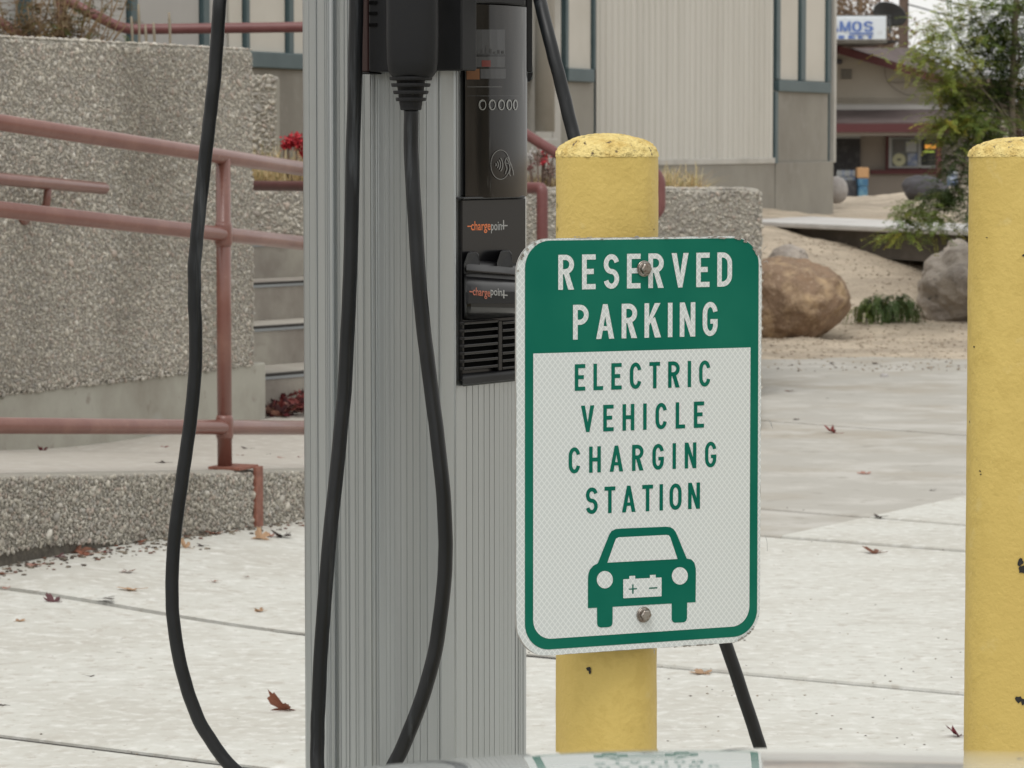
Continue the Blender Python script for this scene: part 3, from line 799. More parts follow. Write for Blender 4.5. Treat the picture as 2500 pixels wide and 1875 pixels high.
# ================================================================== STORE ACROSS THE STREET (about 70 m away)
SY = 70.0
def S(u, v, y=SY): return P(u, v, y)
store = thing('corner_store', (S(2150,400).x, SY, -.9), 'low taupe store with maroon gable trim and shingled awning, far right background', 'building')
def srect(name, u0, v0, u1, v1, m, y=SY, th=.15, parent=None, bev=0):
    a = S(u0, v1, y); b = S(u1, v0, y)
    mb = MB(); mb.box(a.x, y, a.z, b.x, y+th, b.z)
    return obj(name, mb, M[m], parent=parent or store, bevel=bev)
gable = [S(1700,262), S(2345,262), S(2345,205), S(2045,118), S(1700,205)]
mb = MB(); mb.plate([gable[0],gable[1],gable[2],gable[3],gable[4]], (0,-1,0), 9.0); obj('gable_wall', mb, M['store_wall'], parent=store)
for k, vv in enumerate((238.5, 244.5, 251.5)):
    srect('siding_board', 1700, vv-2.4, 2344, vv+2.4, 'store_wall', SY-.05, .05, bev=.01)
srect('frieze_board', 1700, 255, 2338, 268, 'facade_grey', SY-.12, .12)
# roof with maroon barge board
def slope(a, b, thick, m, name, y0, y1):
    A0, B0 = S(*a), S(*b); A1, B1 = A0.copy(), B0.copy()
    A0.y = B0.y = y0; A1.y = B1.y = y1
    dn = Vector((0,0,-thick)); mb = MB()
    mb.add([A0,B0,B1,A1,A0+dn,B0+dn,B1+dn,A1+dn], [(0,1,2,3),(7,6,5,4),(0,4,5,1),(1,5,6,2),(2,6,7,3),(3,7,4,0)])
    return obj(name, mb, M[m], parent=store)
slope((2042,112),(2360,206), .10, 'shingle', 'roof', SY-.45, SY+9.5)
slope((2042,112),(1700,212), .10, 'shingle', 'roof', SY-.45, SY+9.5)
def band(pts, m, name, y, th):
    mb = MB(); mb.plate([S(*p) for p in pts], (0,-1,0), th)
    o = obj(name, mb, M[m], parent=store); o.location.y += (y-SY); return o
band([(2042,133),(2352,222),(2352,205),(2042,113)], 'maroon', 'barge_board', SY-.50, .04)
band([(1700,233),(2040,133),(2040,113),(1700,213)], 'maroon', 'barge_board', SY-.50, .04)
# ridge back slope seen to the right of the gable: raised rear roof
mb = MB(); q = [S(2075,117,SY+.5), S(2228,116,SY+5), S(2362,196,SY+5), S(2350,206,SY+.5)]
mb.plate([q[0],q[3],q[2],q[1]], (0,-.3,1), .12); obj('rear_roof', mb, M['shingle'], parent=store)
# attic vent, lamp
vt = srect('vent', 2051, 166, 2082, 193, 'store_wall', SY-.03, .03)
for k in range(4): srect('vent_slat', 2053, 169.5+k*6.3, 2080, 173+k*6.3, 'wire', SY-.045, .014, parent=vt)
lp = srect('wall_lamp', 2044, 144, 2057, 157, 'rock_dark', SY-.2, .2, bev=.03)
# awning
mb = MB(); y1, y0 = SY-.02, SY-1.4
tl, tr = S(1700,268,y1), S(2347,264,y1); bl, br = S(1700,301,y0), S(2316,298,y0)
br2 = S(2330,298,y1)
mb.add([bl,br,tr,tl,(bl.x,bl.y,bl.z-.06),(br.x,br.y,br.z-.06),(tr.x,tr.y,tr.z-.06),(tl.x,tl.y,tl.z-.06),br2],
       [(0,1,2,3),(7,6,5,4),(0,4,5,1),(1,8,2),(3,7,4,0)])
aw = obj('awning', mb, M['shingle'], parent=store)
f = MB(); a, b = S(1700,323,y0), S(2316,302,y0); f.box(a.x, y0-.02, a.z, b.x, y0+.03, b.z); obj('awning_fascia', f, M['maroon'], parent=store)
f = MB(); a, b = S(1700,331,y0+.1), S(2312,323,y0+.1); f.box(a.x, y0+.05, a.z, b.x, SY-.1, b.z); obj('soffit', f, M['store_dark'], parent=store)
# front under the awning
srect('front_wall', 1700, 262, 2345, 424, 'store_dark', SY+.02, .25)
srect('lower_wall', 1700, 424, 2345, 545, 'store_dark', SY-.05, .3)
srect('door_panel', 1990, 338, 2101, 520, 'door_dark', SY-.06, .06)
srect('door_head', 1990, 330, 2101, 337.5, 'metal_grey', SY-.08, .08)
for k in range(7): srect('door_bar', 2040+k*9, 342, 2041.6+k*9, 500, 'wire', SY-.10, .03)
w = srect('window', 2163, 331, 2297, 419, 'maroon', SY-.10, .1)
srect('frame', 2170, 335, 2288, 410, 'metal_grey', SY-.13, .03, parent=w)
srect('pane', 2178, 339, 2242, 406, 'pane_grey', SY-.15, .02, parent=w)
srect('pane', 2249, 339, 2285, 404, 'dark_glass', SY-.15, .02, parent=w)
for a in ((2182,343,2208,370,'label_grey'),(2212,346,2238,371,'metal_grey')): srect('notice', *a[:4], a[4], SY-.165, .01, parent=w)
mb = MB(); c = S(2195,390,SY-.165)
mb.lathe([(0.0,-.001),(.128,-.001),(.128,.001),(0,.001)], (0,0,0), 20)
mb.v = [(c.x+x, c.y+z, c.z+y*.98) for x,y,z in mb.v]; obj('round_poster', mb, M['poster_yellow'], parent=w)
mb = MB(); mb.box(c.x-.04, c.y-.004, c.z-.015, c.x+.04, c.y-.002, c.z+.02); obj('poster_mark', mb, M['wire'], parent=w)
srect('blue_poster', 2216, 374, 2240, 405, 'poster_blue', SY-.165, .01, parent=w)
srect('window_ledge', 2126, 415, 2296, 425, 'maroon', SY-.16, .12)
srect('awning_post', 2285, 328, 2299, 545, 'maroon', y0+.1, .12)
# neon sign in the right-hand pane
ns = MB()
for k, uu in enumerate((2259,2266,2273,2280)):
    a, b = S(uu,363,SY-.18), S(uu+4.5,353,SY-.18); ns.box(a.x, SY-.19, a.z, b.x, SY-.17, b.z)
a, b = S(2258,359.2,SY-.18), S(2285,356.5,SY-.18); ns.box(a.x, SY-.192, a.z, b.x, SY-.19, b.z)
obj('neon_lettering', ns, M['neon_orange'], parent=w)
a, b = S(2256,372,SY-.18), S(2281,369,SY-.18); ns = MB(); ns.box(a.x, SY-.19, a.z, b.x, SY-.17, b.z); obj('neon_line', ns, M['neon_green'], parent=w)
# side wall with boards, brick patch
mb = MB(); a, b = S(2298,545), S(2480,255)
mb.box(a.x, SY+1.2, a.z, b.x, SY+9, b.z); obj('side_wall', mb, M['store_wall'], parent=store)
for k in range(16):
    srect('side_board', 2300, 258+k*9.2, 2480, 265.5+k*9.2, 'store_wall' if k % 3 else 'brick', SY+1.05, .14, bev=.02)
# loose wires on the gable
for nm, ctrl in (('wall_cable',[(2160,165),(2163,190),(2180,213),(2210,230),(2235,232)]),('wall_cable',[(2165,200),(2200,201),(2240,196),(2262,200)]),('wall_cable',[(2045,131),(2062,130),(2075,137),(2110,139),(2132,132)])):
    mb = MB(); mb.tube(curve_pts([S(u,v,SY-.08) for u,v in ctrl]), .005 if ctrl[0][0] != 2045 else .02, 6); obj(nm, mb, M['wire'] if ctrl[0][0] != 2045 else M['white_trim'], parent=store, smooth=True)
# roof sign with lettering
YS = SY-2.0
def T(u, v, off=0): return P(u, v, YS-off)
sg = thing('roof_sign', (T(2100,100).x, YS, T(2100,100).z), 'white box sign with blue lettering on the store roof', 'sign')
a, b = T(1850,97), T(2164,40)
mb = MB(); mb.box(a.x, YS, a.z, b.x, YS+.05, b.z); obj('face', mb, M['sign_white'], parent=sg, bevel=.02)
mb = MB(); e_ = T(2164,40).x
mb.box(T(1850,97).x, YS+.052, T(2000,104).z, e_+.02, YS+2.6, T(2000,36).z)
obj('cabinet', mb, M['sign_side'], parent=sg)
mb = MB(); a0_, b0_ = P(2150,113,YS+1), P(2185,99,YS+1); mb.box(T(1900,100).x, YS+.3, S(2000,108).z, b0_.x, YS+2.4, S(2000,104).z); obj('support_frame', mb, M['wire'], parent=sg)

# ================================================================== STROKE LETTERING
SW = .15
def ribbon(pts, s, closed=False):
    n = len(pts); L_, R_ = [], []
    for i in range(n):
        a = pts[i-1] if (i > 0 or closed) else pts[i]
        b = pts[(i+1) % n] if (i < n-1 or closed) else pts[i]
        dx, dy = b[0]-a[0], b[1]-a[1]; l = math.hypot(dx, dy) or 1
        nx, ny = -dy/l*s/2, dx/l*s/2
        L_.append((pts[i][0]+nx, pts[i][1]+ny)); R_.append((pts[i][0]-nx, pts[i][1]-ny))
    out = []
    m = n if closed else n-1
    for i in range(m):
        j = (i+1) % n
        out.append([L_[i], R_[i], R_[j], L_[j]])
    return out
def arc(cx, cy, rx, ry, a0, a1, n=14):
    return [(cx+rx*math.cos(math.radians(a0+(a1-a0)*k/n)), cy+ry*math.sin(math.radians(a0+(a1-a0)*k/n))) for k in range(n+1)]
def R4(x0, y0, x1, y1): return [(x0,y0),(x1,y0),(x1,y1),(x0,y1)]
def glyph(ch, s=SW):
    """list of strokes; each stroke is a list of quads; plus width. Cap height 1."""
    W = dict(R=.50,E=.44,S=.50,V=.56,D=.49,P=.50,A=.58,K=.52,I=s,N=.51,G=.50,L=.41,C=.49,T=.46,H=.50,O=.52,M=.72)
    w = W[ch]; h = s/2; st = []
    def bowl(yt, yb):
        r = min((yt-yb-s)/2, w*.5)
        p = [(s*.5, yt-h), (w-h-r, yt-h)] + arc(w-h-r, yt-h-r, r, r, 90, 0)[1:] + arc(w-h-r, yb+h+r, r, r, 0, -90) + [(s*.5, yb+h)]
        return ribbon(p, s)
    if ch in 'RPED HKNLI'.replace(' ',''): st.append([R4(0,0,s,1)])
    if ch == 'R': st += [bowl(1,.44), [[(w-s*1.22,0),(w-.02*0,0),(w*.66,.50),(w*.66-s*1.12,.50)]]]
    if ch == 'P': st += [bowl(1,.42)]
    if ch == 'D': st += [bowl(1,0)]
    if ch == 'E': st += [[R4(s*.5,0,w,s)],[R4(s*.5,1-s,w,1)],[R4(s*.5,.5-h+.01,w*.86,.5+h+.01)]]
    if ch == 'L': st += [[R4(s*.5,0,w,s)]]
    if ch == 'T': st += [[R4(w/2-h,0,w/2+h,1-s*.5)],[R4(0,1-s,w,1)]]
    if ch == 'H': st += [[R4(w-s,0,w,1)],[R4(s*.5,.5-h,w-s*.5,.5+h)]]
    if ch == 'K': st += [[[(s*.8,.30),(s*.8,.53),(w-s*1.25,1),(w,1)]],[[(w-s*1.2,0),(w+.02,0),(s*2.25,.60),(s*1.25,.50)]]]
    if ch == 'N': st += [[R4(w-s,0,w,1)],[[(0,1),(s*1.05,1),(w,0),(w-s*1.05,0)]]]
    if ch == 'V': st += [[[(0,1),(s*1.12,1),(w/2+s*.5,0),(w/2-s*.42,0)]],[[(w-s*1.12,1),(w,1),(w/2+s*.52,0),(w/2-s*.40,0)]]]
    if ch == 'A': st += [[[(0,0),(s*1.1,0),(w/2+s*.45,1),(w/2-s*.5,1)]],[[(w-s*1.1,0),(w,0),(w/2+s*.5,1),(w/2-s*.45,1)]],[R4(w*.24,.24,w*.76,.24+s*.85)]]
    if ch == 'M': st += [[R4(0,0,s,1)],[R4(w-s,0,w,1)],[[(0,1),(s*1.2,1),(w/2+s*.5,.0),(w/2-s*.5,.0)]],[[(w-s*1.2,1),(w,1),(w/2+s*.5,.0),(w/2-s*.5,.0)]]]
    if ch == 'O':
        r, q = (w-s)/2, .27
        st += [ribbon(arc(w/2,1-h-q,r,q,0,180)+arc(w/2,h+q,r,q,180,360), s, True)]
    if ch in 'CG':
        r, q = (w-s)/2, .27
        p = arc(w/2,1-h-q,r,q,12,180)+arc(w/2,h+q,r,q,180,348 if ch == 'C' else 360)
        if ch == 'G': p += [(w-h,.36)]
        st += [ribbon(p, s)]
        if ch == 'G': st += [[R4(w*.52,.36,w,.36+s*.9)]]
    if ch == 'S':
        r = (w-s)/2; q = (1-s)/4
        p = arc(w/2,1-h-q,r,q,14,262)+arc(w/2,h+q,r,q,82,-166)
        st += [ribbon(p, s)]
    return st, w
def lettering(text, width, place, s=SW, gapscale=None):
    """place(x, y, k): x in 0..width (cap heights), y 0..1, k = stroke number -> 3D point. One mesh for the whole word."""
    gl = [glyph(c, s) for c in text]
    tot = sum(g[1] for g in gl); gap = (width-tot)/(len(gl)-1)
    mb = MB(); x = 0; k = 0; mb.uvl = []
    for st, w in gl:
        for stroke in st:
            for q in stroke:
                if sum((q[i-1][0]*q[i][1]-q[i][0]*q[i-1][1]) for i in range(4)) < 0: q = q[::-1]
                mb.add([place(x+a, b, k % 4) for a, b in q], [(0,1,2,3)])
                mb.uvl += [(x+a, b) for a, b in q]
            k += 1
        x += w+gap
    return mb

# lettering on the roof sign: AMOS over MARKET's visible end
def put_word(word, u0, u1, v0, v1, m, parent, name='lettering', s=.2):
    hh = v1-v0
    wd = (u1-u0)/hh
    gl = sum(glyph(c, s)[1] for c in word)
    sc = (u1-u0)/((gl+.22*(len(word)-1)))          # stretch horizontally to fill
    mb = lettering(word, gl+.22*(len(word)-1), lambda x,y,k: T(u0+x*sc, v1-y*hh, .02+.004*k), s)
    return obj(name, mb, m, parent=parent)
def put_letter(ch, u0, u1, v0, v1, s):
    st, w = glyph(ch, s); mb = MB(); sc = (u1-u0)/w
    for k, stroke in enumerate(st):
        for q in stroke:
            if sum((q[i-1][0]*q[i][1]-q[i][0]*q[i-1][1]) for i in range(4)) < 0: q = q[::-1]
            mb.add([T(u0+a*sc, v1-b*(v1-v0), .02+.004*k) for a, b in q], [(0,1,2,3)])
    return obj('letter', mb, M['sign_blue'], parent=sg)
for ch, a, b in (('A',2020,2048),('M',2050,2077),('O',2080,2104),('S',2108,2132)): put_letter(ch, a, b, 52, 77, .15)
for ch, a, b in (('A',2025,2038),('R',2047,2063),('K',2071,2087),('E',2095,2108),('T',2117,2131)): put_letter(ch, a, b, 86.5, 95, .24)
mb = MB(); a, b = T(2074,83.5,.02), T(2132,79.5,.02); mb.box(a.x, YS-.03, a.z, b.x, YS-.015, b.z); obj('underline', mb, M['sign_blue'], parent=sg)
# satellite dish on the sign
ds = thing('satellite_dish', (P(2165,60,SY+.2).x, SY+.2, P(2165,45,SY+.2).z), 'dark grey dish rising behind the white store sign', 'dish')
c = P(2172,38,SY+.2); mb = MB()
n = 24; mb.lathe([(.0,.0),(.18,.02),(.30,.06),(.345,.10),(.345,.115),(.30,.08),(0,.03)], (0,0,0), n)
Rm = Matrix.Rotation(math.radians(-38), 3, 'X') @ Matrix.Rotation(math.radians(20), 3, 'Y')
mb.v = [tuple(c + Vector((0,0,.02)) + Rm @ Vector((x*1.0, y*1.0, .12-z))) for x,y,z in mb.v]
obj('reflector', mb, M['dish'], parent=ds, smooth=True)
mb = MB(); mb.tube([c + Vector((.02,.1,-.35)), c + Vector((0,.05,-.05)), c], .03, 8); obj('mast', mb, M['dish'], parent=ds)
# utility pole behind the store
up = thing('utility_pole', (P(2206,100,SY+14).x, SY+14, -.9), 'brown timber utility pole rising behind the store sign', 'pole')
c = P(2206,100,SY+14); mb = MB(); mb.tube([(c.x,c.y,-.95),(c.x,c.y,9)], [.13,.10], 14); obj('shaft', mb, M['wood_pole'], parent=up, smooth=True)
mb = MB(); mb.box(c.x-1.1, c.y-.16, 7.9, c.x+1.1, c.y-.04, 8.05); obj('crossarm', mb, M['wood_pole'], parent=up)
for (a, b) in (((2214,10),(2560,75)),((2214,-20),(2560,30))):
    p, q = P(*a, SY+13.8), P(*b, SY+13.8); mid = (p+q)/2 - Vector((0,0,.12))
    mb = MB(); mb.tube(curve_pts([p, mid, q]), .018, 5); obj('power_line', mb, M['wire'], parent=up)
# store-front clutter
dsb = thing('display_stand', (P(2106,470,SY-1.6).x, SY-1.6, -.9), 'orange and blue upright display stand beside the store door', 'display stand')
for nm, r_, m in (('top_board',(2094,409,2122,435),'orange_board'),('blue_body',(2095,435.5,2120,455),'blue_box'),('blue_base',(2096,455.5,2119,530),'blue_box')):
    a, b = P(r_[0],r_[3],SY-1.6), P(r_[2],r_[1],SY-1.6); mb = MB(); mb.box(a.x, SY-1.6, max(-.9,a.z), b.x, SY-1.2, b.z); obj(nm, mb, M[m], parent=dsb, bevel=.02)
rk = thing('bottle_rack', (P(2070,470,SY-1.4).x, SY-1.4, -.9), 'dark rack stacked with pale bottles in front of the store door', 'rack')
a, b = P(2050,530,SY-1.4), P(2091,440,SY-1.4); mb = MB(); mb.box(a.x, SY-1.4, -.9, b.x, SY-1.0, b.z); obj('rack_body', mb, M['door_dark'], parent=rk)
for i in range(7):
    for j in range(2):
        p = P(2046+i*6.5, 438-j*15, SY-1.3)
        mb = MB(); mb.lathe([(.024,-.06),(.024,.03),(.010,.05),(.010,.07)], p, 10)
        obj('bottle', mb, M['metal_grey'] if (i+j) % 3 else M['poster_blue'], parent=rk)
bn = thing('blue_bin', (P(2325,470,SY-3).x, SY-3, -.9), 'small pale blue bin seen through the drooping branches', 'bin')
mb = MB(); c = P(2325,440,SY-3); mb.tube([(c.x,c.y,-.9),(c.x,c.y,P(2325,425,SY-3).z)], [.085,.10], 14); obj('bin_body', mb, M['poster_blue'], parent=bn, smooth=True)
mb = MB(); zz = P(2325,425,SY-3).z; mb.tube([(c.x,c.y,zz),(c.x,c.y,zz+.05)], [.11,.07], 14); obj('bin_lid', mb, M['metal_grey'], parent=bn)

# ================================================================== BOULDERS
def boulder(name, c, r, m, seed, label, sub=4, rough=.16, shape=None, group='landscape boulders', tilt=0):
    import bmesh
    bm = bmesh.new(); bmesh.ops.create_icosphere(bm, subdivisions=sub, radius=1)
    mb = MB(); off = Vector((seed*3.1, seed*1.7, seed))
    for v in bm.verts:
        p = v.co.copy()
        d = 1 + rough*mnoise.fractal(p*1.1+off, 1, 2, 3) + rough*.35*mnoise.fractal(p*4+off, 1, 2, 4) + .016*abs(mnoise.fractal(p*9+off, 1, 2, 3)) - .03*max(0, .08-abs(mnoise.noise(p*2.3+off)))/.08
        p = p*d
        if shape: p = shape(p)
        q = Vector((p.x*r[0], p.y*r[1], p.z*r[2]))
        q.rotate(Matrix.Rotation(tilt, 3, 'Y'))
        mb.v.append(tuple(q + c))
    mb.f = [tuple(v.index for v in f.verts) for f in bm.faces]; bm.free()
    return obj(name, mb, M[m], smooth=True, label=label, cat='boulder', group=group)
def shp_brown(p):
    # flat-bottomed, undercut on the right
    x, y, z = p
    if z < 0 and x > 0: x *= 1 - .62*(-z)**1.15
    return Vector((x*(1-.10*z if x > 0 else 1), y, z if z > -.8 else -.8-(z+.8)*.1))
Yb = 19.6
def Ys(u, v, Y): return P(u, v, Y)
boulder('boulder', Ys(1925,738,Yb+.3), (.365,.34,.262), 'rock_brown', 1, 'large rounded brown boulder just right of the parking sign', sub=5, shape=shp_brown)
boulder('boulder', Ys(2362,706,21.2), (.335,.33,.25), 'rock_grey', 5, 'big rough grey boulder half hidden by the right yellow post', sub=5, rough=.22)
boulder('boulder', Ys(2345,620,21.9), (.11,.12,.09), 'rock_grey', 8, 'small pale rock sitting behind the top of the big grey boulder', sub=4, rough=.3)
boulder('boulder', Ys(1925,632,22.3), (.13,.13,.085), 'rock_grey', 11, 'small grey boulder just behind the brown one', sub=4)
boulder('boulder', Ys(2262,466,30.5), (.21,.2,.125), 'rock_dark', 14, 'dark grey boulder on the crest of the sand mound', sub=4, tilt=.2)
boulder('boulder', Ys(2042,464,29.5), (.098,.1,.112), 'rock_white', 17, 'pale round boulder at the corner of the panel building', sub=4, rough=.06)
boulder('small_stone', Ys(2159,920,16.8)+Vector((0,0,.0)), (.022,.02,.018), 'rock_white', 21, 'small pale stone lying alone on the pavement', sub=2, rough=.3, group='loose stones')
# grit spilled at the sand edge
def sp(): 
    x = random.uniform(1.1, 2.9); return x, 17.2+abs(random.gauss(0,.6))
debris('spilled_grit', sp, 260, .006, [(.36,.29,.21),(.30,.24,.18),(.44,.37,.29),(.16,.12,.09)], lambda x,y: max(0, Hland(x,y)), label='scattered pebbles and grit along the edge of the sand bed', cat='grit')
def sp2(): return random.uniform(1.2,3.0), random.uniform(18,23.4)
debris('sand_bed_gravel', sp2, 2400, .008, [(.50,.42,.33),(.44,.37,.29),(.58,.50,.40),(.36,.30,.23)], lambda x,y: Hland(x,y), label='loose gravel strewn over the sand bed between the boulders', cat='gravel')

# ================================================================== PLANTS
def fronds(name, specs, parent, m=None, leaf=.013, droop=.6, pairs=10, length=.16, **kw):
    """specs: list of (centre, spread vector, count, base colour). Compound leaves made of small leaflets."""
    V=[];F=[];C=[]
    for (c, s, cnt, col) in specs:
        for k in range(cnt):
            p = Vector((c.x+random.gauss(0,.45)*s[0], c.y+random.gauss(0,.45)*s[1], c.z+random.gauss(0,.45)*s[2]))
            az = random.uniform(0, 6.283); d = Vector((math.cos(az), math.sin(az), random.uniform(-.3,.5))).normalized()
            L0 = length*random.uniform(.6,1.25); j = random.uniform(.55,1.35); warm = random.random()
            cc = (col[0]*j*(1+.5*warm**4), col[1]*j, col[2]*j*(1-.3*warm))
            side = d.cross(UP).normalized(); q = p.copy(); dd = d.copy()
            for i in range(pairs):
                dd = (dd - UP*droop*.10*(1+i*.12)).normalized(); q = q + dd*(L0/pairs)
                nn = side.cross(dd).normalized()
                for sg_ in (-1, 1):
                    l = leaf*random.uniform(.8,1.3)*(1-.04*i); w = l*.34
                    ld = (side*sg_ + dd*.55 + nn*random.uniform(-.3,.3)).normalized(); lw = dd*w
                    b = len(V)
                    V += [tuple(q), tuple(q+ld*l*.5+lw), tuple(q+ld*l), tuple(q+ld*l*.5-lw)]
                    F.append((b,b+1,b+2,b+3)); C += [cc]*4
    return npmesh(name, np.array(V), np.array(F), m or M['foliage'], parent=parent, col=np.array(C), kind='stuff', **kw)
TY = 20.5
tree = thing('feathery_tree', (P(2450,700,TY).x, TY, .02), 'green feathery-leaved tree behind the right yellow post, branches drooping over the walkway', 'tree')
tb = Vector((P(2476,700,TY).x, TY, 0.0)); tt_ = Vector((tb.x+.03, TY, 2.6))
mb = MB(); mb.tube(curve_pts([tb, tb+Vector((.03,0,.6)), tb+Vector((-.02,.02,1.3)), tt_]), [.032-.0006*i for i in range(31)], 12); obj('trunk', mb, M['bark'], parent=tree, smooth=True)
def TP(u, v, dy=0): return P(u, v, TY+dy)
BR = [[(2460,330),(2400,240),(2320,165),(2245,130)],[(2450,300),(2390,200),(2330,110),(2290,40)],[(2460,350),(2395,330),(2330,318),(2285,330)],
      [(2455,420),(2400,360),(2345,370),(2330,430),(2290,500),(2200,570)],[(2450,250),(2470,120),(2440,20)],[(2440,260),(2370,230),(2300,215)],[(2455,420),(2380,400),(2350,470),(2340,540)],
      [(2452,200),(2500,120),(2560,60)]]
for k, b in enumerate(BR):
    dy = [-.2,.15,-.35,-.5,.1,.3,-.3,.2][k]
    pts = [TP(u+18, v, dy*i/len(b)) for i, (u, v) in enumerate(b)]
    cp = curve_pts(pts, 6); mb = MB(); mb.tube(cp, [.009*(1-.7*i/len(cp)) for i in range(len(cp))], 7)
    obj('branch', mb, M['bark'], parent=tree, smooth=True)
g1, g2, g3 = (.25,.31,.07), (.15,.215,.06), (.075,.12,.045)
px_ = TY/FPX
def sp_(u, v, ru, rv, n, c, dy=0, dz=.25): return (TP(u, v, dy), (ru*px_*1.15, dz, rv*px_*1.15), int(n*1.5), c)
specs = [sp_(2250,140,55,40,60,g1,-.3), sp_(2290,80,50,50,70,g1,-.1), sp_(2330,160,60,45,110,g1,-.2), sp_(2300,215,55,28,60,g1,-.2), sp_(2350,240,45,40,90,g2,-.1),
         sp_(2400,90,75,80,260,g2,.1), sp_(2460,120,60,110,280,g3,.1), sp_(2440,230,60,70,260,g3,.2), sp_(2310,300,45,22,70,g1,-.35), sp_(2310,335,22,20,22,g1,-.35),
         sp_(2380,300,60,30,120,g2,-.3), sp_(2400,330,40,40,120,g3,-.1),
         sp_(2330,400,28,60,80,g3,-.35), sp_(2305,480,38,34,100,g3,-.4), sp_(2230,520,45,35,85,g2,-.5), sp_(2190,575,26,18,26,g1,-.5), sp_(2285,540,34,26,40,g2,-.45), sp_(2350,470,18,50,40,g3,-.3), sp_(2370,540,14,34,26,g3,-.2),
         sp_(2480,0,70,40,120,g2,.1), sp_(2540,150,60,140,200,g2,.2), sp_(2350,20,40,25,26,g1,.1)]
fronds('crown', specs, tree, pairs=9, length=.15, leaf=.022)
# fern-like shrub between boulders
sh = thing('leafy_shrub', (P(2160,772,20.6).x, 20.6, .03), 'low green fern-like shrub on the sand between the brown and grey boulders', 'shrub')
c0 = P(2158,742,20.6)
specs = [(P(2110+k*16, 752-(k%3)*14, 20.6), (.05,.14,.03), 15, g3 if k % 3 else g2) for k in range(8)]
fronds('leaves', specs, sh, pairs=11, length=.15, leaf=.026, droop=1.6)
mb = MB()
for k in range(9):
    p = P(2105+k*14, 775, 20.6); mb.tube([(p.x,p.y,.02),(p.x+random.uniform(-.03,.03),p.y,.10)], .003, 5)
obj('stems', mb, M['bark'], parent=sh)

def straw(name, cx, cy, cz, sx, sy, n, h, cols, lean=1.1, w=.0030, **kw):
    V=[];F=[];C=[]
    for k in range(n):
        x, y = cx+random.uniform(-.5,.5)*sx, cy+random.uniform(-.5,.5)*sy
        hh = h*random.uniform(.4,1.15); az = random.uniform(0,6.28); l = abs(random.gauss(0,lean))
        c = random.choice(cols); j = random.uniform(.7,1.2); cc = (c[0]*j,c[1]*j,c[2]*j)
        d = Vector((math.cos(az), math.sin(az), 0)); s = Vector((-math.sin(az), math.cos(az), 0))*w*random.uniform(.6,1.4)
        p = Vector((x,y,cz)); pp = [p + d*hh*l*t*t + UP*hh*t*(1-.25*l*t) for t in (0,.35,.7,1)]
        b = len(V)
        for i, q in enumerate(pp):
            ww = s*(1-.28*i); V += [tuple(q-ww), tuple(q+ww)]; C += [cc]*2
        F += [(b,b+1,b+3,b+2),(b+2,b+3,b+5,b+4),(b+4,b+5,b+7,b+6)]
    return npmesh(name, np.array(V), np.array(F), M['dry'], col=np.array(C), kind='stuff', **kw)
SC1 = [(.68,.53,.29),(.60,.46,.25),(.78,.66,.42),(.48,.37,.22),(.38,.36,.18)]
zs_ = PZ-.06
straw('dry_grass', P(690,400,15.95).x, 16.1, zs_, .6, .6, 2600, .24, SC1, label='dry straw grass in the planter left of the pedestal', cat='grass')
straw('dry_grass', P(1320,400,15.95).x, 16.0, zs_, .30, .5, 1400, .13, [(.36,.27,.14),(.28,.20,.12),(.45,.35,.2)], label='dry brown grass in the planter between pedestal and signed post', cat='grass')
straw('dry_grass', P(1640,400,15.95).x, 15.95, zs_, .26, .3, 900, .16, SC1, lean=1.5, label='tuft of dry straw spilling over the planter wall right of the signed post', cat='grass')
straw('dry_grass', P(1500,400,15.95).x, 16.0, zs_, .5, .4, 500, .10, SC1, label='dry straw hidden mostly behind the signed yellow post', cat='grass')
# flowers
def plume(parent, c, r, n=150):
    mb = MB()
    for k in range(n):
        p = Vector((random.gauss(0,.5)*r, random.gauss(0,.4)*r, random.gauss(0,.45)*r)); q = c+p
        s = r*random.uniform(.12,.30); d = Vector([random.gauss(0,1) for _ in range(3)]).normalized()*s; e2 = d.orthogonal().normalized()*s*.7
        mb.add([q-d-e2, q+d-e2, q+d+e2, q-d+e2], [(0,1,2,3)])
    return obj('petals', mb, M['petal'], parent=parent, kind='stuff')
fl = thing('red_flower', (P(715,420,15.9).x, 15.9, zs_), 'bright red flower plume in the planter left of the pedestal', 'flower', 'planter flowers')
for (u, v, r_) in ((705,350,.030),(724,343,.035),(738,358,.025),(740,376,.018),(695,358,.016)):
    c = P(u, v, 15.9); plume(fl, c, r_)
    mb = MB(); mb.tube(curve_pts([(P(718,430,15.9).x,15.9,zs_), c-Vector((.0,0,.07)), c], 5), .004, 6); obj('stem', mb, M['twig'], parent=fl)
fl2 = thing('faded_flower_bush', (P(1318,440,15.8).x, 15.8, zs_), 'faded maroon and whitish flower bush beside the signed post', 'flower', 'planter flowers')
for k in range(16):
    c = P(random.uniform(1292,1352), random.uniform(368,425), 15.8+random.uniform(-.1,.1))
    mb = MB(); r_ = random.uniform(.011,.02)
    for q_ in range(34):
        p = Vector((random.gauss(0,.5), random.gauss(0,.4), random.gauss(0,.5)))*r_*1.3 + c; s = r_*random.uniform(.2,.4)
        d = Vector([random.gauss(0,1) for _ in range(3)]).normalized()*s; e2 = d.orthogonal().normalized()*s*.7
        mb.add([p-d-e2, p+d-e2, p+d+e2, p-d+e2], [(0,1,2,3)])
    obj('flower_head', mb, M[('rail_dark','twig','rock_white','twig','petal')[k % 5]], parent=fl2, kind='stuff')
    mb = MB(); mb.tube([(c.x*.6+P(1320,440,15.8).x*.4,c.y,zs_), c], .0035, 5); obj('stem', mb, M['twig'], parent=fl2)
